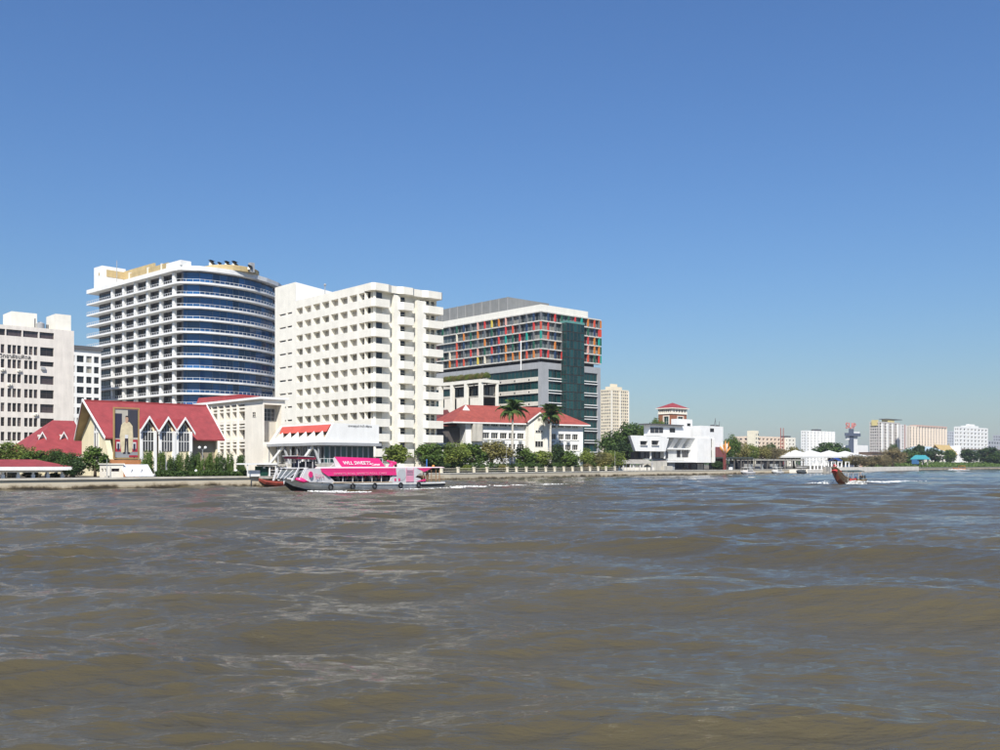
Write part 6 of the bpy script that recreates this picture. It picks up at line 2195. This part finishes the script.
    part('fly_bridge_console', mat('dark_console', (.03, .03, .035), vary=.05), r, lambda mb: (mb.box(U(311), U(320), -1.4, 1.2, zt + .1, 3.75), mb.hexa([(U(320), -1.4, zt + .1), (U(324), -1.4, zt + .1), (U(324), 1.2, zt + .1), (U(320), 1.2, zt + .1), (U(320), -1.4, 3.9), (U(321), -1.4, 3.5), (U(321), 1.2, 3.5), (U(320), 1.2, 3.9)])))
    # long roof with the pink side band
    ud, ue = U(322) - .1, U(445.5)
    us = U(396)
    part('roof', mat('pink_white_roof', (.78, .58, .62), vary=.06), r, lambda mb: mb.hexa([(ub - .2, -2.5, zt), (ue, -2.4, zt), (ue, 2.4, zt), (ub - .2, 2.5, zt), (ub, -2.1, zt + .16), (ue - .2, -2.1, zt + .12), (ue - .2, 2.1, zt + .12), (ub, 2.1, zt + .16)]))
    zs = 2.06
    for s in (-1, 1):
        part('side_band', PINK, r, lambda mb: (mb.hexa([(ub, s * 2.52, 2.6), (us, s * 2.52, 2.6), (us, s * 2.44, 2.6), (ub, s * 2.44, 2.6), (ub - .2, s * 2.5, zt - .01), (us, s * 2.5, zt - .01), (us, s * 2.42, zt - .01), (ub - .2, s * 2.42, zt - .01)]),
            mb.hexa([(U(327.5), s * 2.62, zs), (us, s * 2.62, zs), (us, s * 2.54, zs), (U(327.5), s * 2.54, zs), (ub, s * 2.52, 2.598), (us, s * 2.52, 2.598), (us, s * 2.44, 2.598), (ub, s * 2.44, 2.598)])))
    text('lettering', 'SWEETS ROLL SWEETS ROLL CAKE', .40, PINKL, r, (U(333), -2.66, 2.20), (R(86), 0, 0), .01, U(386) - U(333))
    # roof board
    b0, b1 = U(340.5), U(388.5)
    vb = -1.9
    part('roof_board', PINK, r, lambda mb: mb.slab([(U(344) + .2, vb, zt + .17), (b1, vb, zt + .17), (U(384.5), vb + .45, 4.38), (b0, vb + .45, 4.55)], (0, .12, 0)))
    part('board_end', BOATW, r, lambda mb: mb.slab([(b0, vb + .5, 4.5), (U(344) + .2, vb + .05, zt + .17), (U(344) - .1, vb + .8, zt + .17), (b0, vb + .8, 4.3)], (-.06, 0, 0)))
    part('board_brace', BOATW, r, lambda mb: [mb.tube([(u, vb + .4, 4.1), (u, vb + 1.9, zt + .15)], .05, 5) for u in np.linspace(b0 + .5, b1 - 1.2, 5)])
    LW = mat('letter_white', (.82, .80, .80), vary=0)
    text('lettering', 'WLL SWEETS', .70, LW, r, (U(347), vb + .03, zt + .46), (R(70), 0, 0), .02, U(374.5) - U(347))
    text('lettering', 'Corner', .55, LW, r, (U(375.3), vb - .0, zt + .32), (R(70), 0, 0), .02, U(383.5) - U(375.3))
    # stern house
    part('stern_panel', BOATW, r, lambda mb: [mb.slab([(U(388.5), s * 2.5, 1.06), (U(421), s * 2.47, 1.02), (U(421), s * 2.47, 1.5), (U(415.5), s * 2.49, 1.75), (U(421.5), s * 2.47, 2.5), (U(419), s * 2.48, zt), (U(396), s * 2.5, zt), (U(393), s * 2.5, 2.1)], (0, -s * .06, 0)) for s in (-1, 1)])
    part('stern_disc', mat('disc_grey', (.52, .54, .55), vary=.05), r, lambda mb: mb.slab([(U(401.5) + .95 * math.cos(t), -2.505, 2.1 + .8 * math.sin(t)) for t in np.linspace(0, 5.98, 20)], (0, -.02, 0)))
    part('stern_door', PINKL, r, lambda mb: (mb.slab([(U(406), -2.51, 1.1), (U(413.5), -2.51, 1.1), (U(413.5), -2.51, 1.95), (U(406), -2.51, 1.95)], (0, -.04, 0)), [mb.box(U(406), U(413.5), -2.56, -2.51, z, z + .06) for z in (2.1, 2.3, 2.5, 2.7)], mb.box(U(406), U(406) + .08, -2.56, -2.5, 1.95, zt), mb.box(U(413.5) - .08, U(413.5), -2.56, -2.5, 1.95, zt)))
    part('pink_motif', PINK, r, lambda mb: ([mb.box(U(x), U(x) + .3, -2.54, -2.5, 1.25, 1.62) for x in (394.5, 398.5, 406.8, 410)], mb.slab([(U(416), -2.53, 1.12), (U(425.5), -2.50, 1.12), (U(425.5), -2.5, 1.5)], (0, -.03, 0)), mb.slab([(U(417), -2.5, zt - .02), (U(432), -2.5, zt - .02), (U(424), -2.5, 2.45)], (0, -.04, 0))))
    part('exhaust_cowl', PINK, r, lambda mb: mb.tube([(U(398), -1.0, zt), (U(399.5), -1.0, zt + .5), (U(402) + .2, -1.0, zt + .62), (U(395), -1.0, zt + 1.0)], [.35, .35, .28, .1], 8))
    part('roof_post', mat('rust_brown_post', (.30, .17, .09), vary=.1), r, lambda mb: [mb.tube([(u, v, 1.0), (u, v, zt)], .06, 6) for u in (U(425), U(429), U(433), U(437.5), U(441)) for v in (-2.2, 2.2)])
    part('stern_railing', mat('rust_brown_post', (.30, .17, .09)), r, lambda mb: [mb.tube([(U(423), v, z), (L - .2, v * .95, z)], .045, 5) for v in (-2.2, 2.2) for z in (1.35, 1.75)])
    part('engine_box', mat('engine_brown', (.16, .09, .05), vary=.15), r, lambda mb: mb.box(U(424), U(432), -1.2, 1.2, .9, 1.9))
    part('window_post', BOATW, r, lambda mb: [mb.tube([(u, v, 1.0), (u, v, zt)], .05, 6) for u in np.linspace(uc + 1.2, U(391), 6) for v in (-2.4, 2.4)])
    part('gunwale_rail', mat('tan_rail', (.55, .40, .25), vary=.1), r, lambda mb: [mb.tube([(uc - .5, s * 2.48, 1.2), (U(392), s * 2.48, 1.10)], .07, 6) for s in (-1, 1)])
    part('dark_cabin_sheet', DARK, r, lambda mb: (mb.box(uc - 1, U(392), 2.30, 2.36, 1.0, 2.9), mb.box(U(324), U(324) + .1, -2.2, 2.2, 1.1, 2.9), mb.box(U(394), U(394) + .1, -2.2, 2.2, 1.0, 2.9)))  # dark sheets added to make the open cabin look dim
    part('seat_row', mat('seat_grey', (.30, .30, .29), vary=.1), r, lambda mb: [(mb.box(u, u + .5, -2.0, 2.0, .95, 1.3), mb.box(u + .42, u + .52, -2.0, 2.0, 1.3, 1.75)) for u in np.linspace(uc + .5, U(388), 9)])
    for x in (330, 352, 374, 400, 418):
        part('tyre_fender', BLACK, r, lambda mb: mb.tube([(U(x) + .34 * math.cos(t), -2.66, .62 + .34 * math.sin(t)) for t in np.linspace(0, 6.2832, 13)], .11, 6, 0, False))
    part('blue_staff', mat('staff_blue', (.04, .14, .40), vary=.05), r, lambda mb: mb.tube([(U(434.5), -1, zt), (U(434.5), -1, zt + 1.25)], .08, 6))
    part('roof_bow_light', mat('orange_lamp', (.70, .25, .06), vary=0), r, lambda mb: mb.sphere((U(438.5), -1.5, zt + .22), .2))
    M = Matrix.Translation(f.loc()) @ Matrix.Rotation(f.a, 4, 'Z')
    cs = ['white', 'black', 'pink', 'yellow', 'white', 'blue', 'red', 'white', 'khaki', 'pink', 'grey']
    for k, u in enumerate(np.linspace(uc + 1.1, U(387), 11)):
        p = M @ Vector((u - .02, -1.75 if k % 2 else -1.5, 1.06))
        person('passenger in a %s top seated under the pink roof band' % cs[k], p, f.a - math.pi / 2, cs[k], 'navy', True, 'passengers seated in the pink boat')
    for u, v, c, lab in ((U(308), -.5, 'white', 'person in white standing under the dark red canopy of the pink boat'),):
        person(lab, M @ Vector((u, v, zt + .1)), f.a - math.pi / 2, c)
    person('person in dark clothes standing by the stern posts of the pink boat', M @ Vector((U(434), -1.2, .9)), f.a, 'khaki', 'black')


pink_boat()


def longtail():
    f = Fr(838, 164, R(52), 0.0)
    r = root('longtail_boat', 'wooden longtail boat with a tall upturned prow cutting through spray', 'boat', f.loc(), f.a)
    WD = mat('weathered_planks', (.13, .085, .045), rough=.55, vary=.25, nscale=1.5)
    WD2 = mat('red_brown_planks', (.22, .07, .04), rough=.5, vary=.2)
    L = 14.0
    part('hull', [WD, WD, WD2, BROWNW], r, lambda mb: hull(mb, [(-2.3, .32, 3.1, 2.7, .7), (-1.4, .55, 2.65, 1.7, .75), (-.4, .72, 2.05, .6, .75), (1.0, .85, 1.45, -.1, .8), (3.5, .92, .95, -.3, .85), (7, .95, .60, -.3, .9), (11, .9, .62, -.3, .9), (L, .6, .8, -.1, .8)]))
    part('prow_plank', mat('gold_brown_trim', (.34, .20, .07), vary=.15), r, lambda mb: [mb.tube([(-2.3, s * .34, 3.15), (-1.4, s * .57, 2.7), (-.4, s * .74, 2.1), (1.0, s * .87, 1.5), (3.5, s * .94, 1.0), (7, s * .97, .66), (11, s * .92, .68), (L, s * .62, .85)], .06, 5) for s in (-1, 1)])
    part('prow_ribbon', CLOTH['red'], r, lambda mb: (mb.tube([(-1.9, 0, 2.25), (-1.6, 0, 2.75)], [.50, .46], 8), mb.slab([(-.8, -.36, 2.75), (.2, -.5, 2.35), (.2, -.5, 2.0), (-.9, -.36, 2.4)], (0, -.05, 0)), mb.tube([(-2.1, 0, 3.0), (-2.0, 0, 3.35), (-1.7, 0, 3.55)], [.16, .18, .06], 7)))
    part('prow_flowers', mat('garland_pink', (.70, .34, .34), vary=.2, nscale=8), r, lambda mb: mb.tube([(-1.9, 0, 3.1), (-1.5, -.1, 3.3), (-1.2, -.1, 3.0)], [.14, .2, .12], 7))
    zc = 2.25
    part('canopy', mat('dark_green_canvas', (.02, .05, .045), vary=.1), r, lambda mb: [mb.slab([(2.2, 0, zc + .18), (11.2, 0, zc + .18), (11.2, s * 1.05, zc), (2.2, s * 1.05, zc)], (0, 0, .05)) for s in (-1, 1)])
    part('canopy_post', LCONC, r, lambda mb: [mb.tube([(u, s * .88, .6), (u, s * .95, zc)], .035, 5) for u in (2.4, 5.2, 8.2, 11.0) for s in (-1, 1)])
    part('life_jacket', mat('life_jacket_red', (.60, .05, .06), vary=.15), r, lambda mb: [mb.hexa([(u, -.95, .6), (u + .7, -.95, .6), (u + .7, -.75, .6), (u, -.75, .6), (u, -1.0, 1.05), (u + .7, -1.0, 1.05), (u + .7, -.8, 1.05), (u, -.8, 1.05)]) for u in (3.4, 4.2, 5.0, 6.2)])
    for u in (4, 5.6, 7.2, 8.8): part('bench', WD, r, lambda mb: mb.box(u, u + .35, -.75, .75, .45, .52))
    part('engine', BLACK, r, lambda mb: (mb.box(L - .6, L + .3, -.3, .3, .95, 1.5), mb.tube([(L + .2, 0, 1.2), (L + 2.2, 0, .5), (L + 4.2, 0, -.2)], .05, 5), mb.tube([(L - .5, 0, 1.3), (L - 1.6, .1, 1.45)], .035, 5)))
    M = Matrix.Translation(f.loc()) @ Matrix.Rotation(f.a, 4, 'Z')
    person('dark clad passenger seated under the longtail boat canopy', M @ Vector((9.0, -.2, .10)), f.a - math.pi / 2, 'black', 'black', True)
    person('passenger in a red top seated in the longtail boat', M @ Vector((5.8, -.2, .10)), f.a - math.pi / 2, 'red', 'navy', True)
    person('boatman in grey standing at the stern engine of the longtail boat', M @ Vector((12.2, .0, .45)), f.a - math.pi / 2, 'grey', 'black')
    return f


LT = longtail()


def moored(name, label, x, Y, ang, L, c1, c2, house=True):
    f = Fr(x, Y, ang, 0.0)
    r = root(name, label, 'boat', f.loc(), ang)
    part('hull', [c1, c1, c2, BROWNW], r, lambda mb: hull(mb, [(0, .15, 1.35, .7, .5), (L * .12, .7, 1.05, 0, .6), (L * .35, 1.1, .85, -.3, .85), (L * .7, 1.15, .8, -.3, .95), (L, .9, .9, -.2, .9)]))
    if house:
        part('cabin', c1, r, lambda mb: mb.box(L * .35, L * .8, -.9, .9, .8, 1.5))
        part('cabin_window', GDARK, r, lambda mb: [mb.box(L * (.38 + .1 * k), L * (.45 + .1 * k), -.93, -.9, 1.05, 1.4) for k in range(4)])
        part('roof', WHITE, r, lambda mb: mb.box(L * .3, L * .85, -1.1, 1.1, 2.3, 2.42))
        part('post', WHITE, r, lambda mb: [mb.box(u - .05, u + .05, v - .05, v + .05, 1.5, 2.3) for u in (L * .36, L * .78) for v in (-.8, .8)])
    return r


moored('moored_launch', 'white launch moored before the dark pier shed', 741, 322, R(49), 9, BOATW, HULLB)
moored('moored_launch', 'grey launch with a pale cabin moored at the middle of the pier shed', 772, 340, R(49), 8, HULLG, HULLB)
moored('moored_launch', 'dark launch moored at the end of the pier shed', 797, 346, R(52), 8, mat('slate_boat', (.08, .09, .10), vary=.08), HULLB)
moored('wooden_barge', 'red decked wooden barge bow tied up beside the promenade end', 259, 150.0, GA, 7.5, mat('red_lead_paint', (.30, .06, .04), vary=.15), mat('tarred_wood', (.05, .032, .02), vary=.2), False)
rb = moored('speed_boat', 'small orange speedboat running along the far right bank', 953, 560, R(20), 9, mat('speedboat_orange', (.62, .20, .04), vary=.1), HULLB, False)
part('canopy', mat('orange_canvas', (.66, .26, .04), vary=.08), rb, lambda mb: (mb.box(5, 8.4, -1, 1, 2.4, 2.6), [mb.box(u, u + .1, v, v + .1, .8, 2.4) for u in (5.1, 8.2) for v in (-.9, .8)]))

# people waiting on the landing and walking the promenade
WF = Fr(272, 152.5)
for k, (x, v, c, t, lab) in enumerate(((270.5, .9, 'black', 'black', 'person in black waiting on the landing walkway'), (272.4, 1.4, 'white', 'navy', 'person in a white shirt waiting on the landing walkway'), (276.3, 1.0, 'white', 'grey', 'person in white with grey trousers on the landing walkway'), (281, 1.5, 'blue', 'navy', 'person in blue on the landing walkway'))):
    p = WF.o + WF.u * WF.U(x, v) + WF.w * v
    person(lab, (p.x, p.y, GZ + .06), GA + k, c, t)
for x, Y, c, t, lab in ((598, 281, 'white', 'navy', 'person in white walking behind the garden posts'), (610, 284, 'red', 'black', 'person in red beside the last garden post'), (824, 384, 'white', 'black', 'person in white standing on the landing stage')):
    person(lab, (wx(x, Y), Y, 1.5 if x > 800 else GZ), 1.0, c, t)


# ------------------------------------------------------------------ spray and foam
FOAM = mat('foam', (.86, .87, .85), rough=.9, spec=.2, vary=.03)


def foam(name, label, pts, n, size, seed):
    """pts: list of (x, y, spread, height); a belt of foam flecks and droplets along them"""
    q = random.Random(seed)
    V, Fc = [], []
    for i in range(n):
        t = q.random() * (len(pts) - 1)
        k = min(int(t), len(pts) - 2)
        a, b, w = pts[k], pts[k + 1], t - int(t)
        sp = a[2] + (b[2] - a[2]) * w
        hh = a[3] + (b[3] - a[3]) * w
        x = a[0] + (b[0] - a[0]) * w + q.gauss(0, sp)
        y = a[1] + (b[1] - a[1]) * w + q.gauss(0, sp)
        z = .02 + hh * q.random() ** 2
        s = size * q.uniform(.3, 1.3)
        c = len(V)
        V += [(x + s * q.uniform(.7, 1.6), y + q.uniform(-.2, .2) * s, z), (x + q.uniform(-.2, .2) * s, y + s * q.uniform(.6, 1.2), z), (x - s * q.uniform(.7, 1.6), y, z), (x, y - s * q.uniform(.6, 1.2), z), (x, y, z + s * .5), (x, y, z - s * .4)]
        for j in range(4):
            Fc += [(c + j, c + (j + 1) % 4, c + 4), (c + (j + 1) % 4, c + j, c + 5)]
    me = bpy.data.meshes.new(name)
    me.from_pydata(V, [], Fc)
    me.materials.append(FOAM)
    o = put(name, me)
    o['kind'] = 'stuff'
    tag(o, label, 'foam')


def W2(f, u, v): 
    p = f.o + f.u * u + f.w * v
    return (p.x, p.y)


foam('bow_spray', 'white spray thrown up by the longtail boat prow', [(*W2(LT, 1.0, -1.3), .2, .25), (*W2(LT, 3, -1.5), .35, .7), (*W2(LT, 6, -1.7), .4, .6), (*W2(LT, 10, -1.8), .45, .5)], 620, .10, 1)
foam('side_spray', 'white spray spreading left of the longtail boat prow', [(*W2(LT, -3.5, 4.0), .35, .2), (*W2(LT, -1.5, 2.2), .4, .5), (*W2(LT, .6, 1.2), .35, .8)], 420, .10, 2)
foam('wake', 'long white wake behind the longtail boat', [(*W2(LT, 10, -1.6), .5, .5), (*W2(LT, 16, -1.2), .7, .4), (*W2(LT, 26, -.8), .8, .2), (*W2(LT, 40, 0), 1.1, .1), (*W2(LT, 58, 1), 1.5, .05)], 1100, .12, 3)
PF = Fr(284, 119, R(52.5), 0.0)
foam('hull_wash', 'thin white wash along the side of the pink boat', [(*W2(PF, 2.0, -1.7), .16, .25), (*W2(PF, 5, -2.5), .16, .16), (*W2(PF, 9, -2.75), .18, .15), (*W2(PF, 15, -2.85), .2, .12), (*W2(PF, 24, -2.9), .2, .1), (*W2(PF, 31, -2.6), .4, .1)], 900, .10, 4)
foam('stern_wash', 'foam trailing behind the pink boat stern', [(*W2(PF, 31, -1.5), .6, .25), (*W2(PF, 37, -1), .8, .15), (*W2(PF, 50, 0), 1.0, .06), (*W2(PF, 62, 1), 1.1, .03)], 900, .13, 5)
foam('bow_wave', 'small foaming crest thrown off the pink boat bow', [(*W2(PF, 0, -3.5), .4, .12), (*W2(PF, 3, -5), .6, .1), (*W2(PF, 8, -7), .8, .05)], 260, .12, 6)
foam('speedboat_spray', 'white spray beside the orange speedboat', [(wx(950, 556), 556, .8, .5), (wx(958, 556), 556, 1.0, .7), (wx(968, 558), 558, .9, .2)], 350, .22, 7)

# floating rubbish on the river
DEB = mat('pale_floating_foam_board', (.66, .62, .54), vary=.15)
for k, (x, y, w, lab) in enumerate(((752, 477.8, 1.1, 'pale float drifting off the pier shed'), (567, 478.0, 1.3, 'pale float drifting below the garden wall'), (602, 486, .6, 'small pale scrap floating in mid river'))):
    Y = F * CH / (y - HZ)
    o = part('floating_scrap', DEB, None, lambda mb: mb.slab([(wx(x, Y) + w * .8 * math.cos(t) * (1 + .25 * math.sin(3 * t + k)), Y + w * .5 * math.sin(t), .04) for t in np.linspace(0, 5.6, 9)], (.05, .02, .16)))
    tag(o, lab, 'litter')

# ------------------------------------------------------------------ pieces that belong to a part rather than to the whole thing
SUB = {'bargeboard': 'roof', 'ridge_cap': 'roof', 'gable_soffit': 'roof', 'gable_window': 'gable_wall', 'board_end': 'roof_board', 'board_brace': 'roof_board', 'canopy_trim': 'fly_bridge_canopy', 'windscreen': 'windscreen_frame', 'panel_emblem': 'bow_panel', 'stern_disc': 'stern_panel',
       'stern_door': 'stern_panel', 'pink_motif': 'stern_panel', 'roof_ventilator': 'roof_drum', 'roof_tank': 'roof', 'crown': 'roof', 'roof_edge': 'roof', 'roof_frame': 'roof', 'roof_beam': 'roof', 'valance': 'canopy', 'prow_flowers': 'prow_ribbon', 'plant_room_rib': 'plant_room', 'tower_opening': 'stair_tower',
       'terrace_railing': 'terrace_slab', 'deck_railing': 'deck', 'water_tank': 'roof', 'rooftop_pipe': 'roof', 'sawtooth_gable': 'lower_band', 'rubbing_strake': 'hull', 'stern_stripe': 'hull', 'pink_swoosh': 'hull', 'screen_post': 'roof_screen', 'gablet': 'roof', 'shaft_cap': 'shaft_core', 'corner_window': 'river_wall_face', 'prow_plank': 'hull'}
for o in list(COL.objects):
    p = o.parent
    if p is None or p.parent is not None: continue
    k = SUB.get(o.name.split('.')[0])
    if not k or o.children: continue
    for c in p.children:
        if c is not o and c.name.split('.')[0] == k:
            o.parent = c
            break

# ------------------------------------------------------------------ haze
def haze():
    m = bpy.data.materials.new('haze')
    m.use_nodes = True
    N, L = m.node_tree.nodes, m.node_tree.links
    N.remove(N['Principled BSDF'])
    v = N.new('ShaderNodeVolumePrincipled')
    v.inputs['Color'].default_value = (.80, .86, .94, 1)
    v.inputs['Density'].default_value = .00012
    v.inputs['Anisotropy'].default_value = .2
    L.new(v.outputs[0], N['Material Output'].inputs['Volume'])
    o = part('haze', m, None, lambda mb: mb.box(-9500, 9500, -3500, 7500, -3.2, 128))
    o['kind'] = 'stuff'
    tag(o, 'thin pale haze over the river and the far bank', 'haze')


HAZE = True
if HAZE: haze()
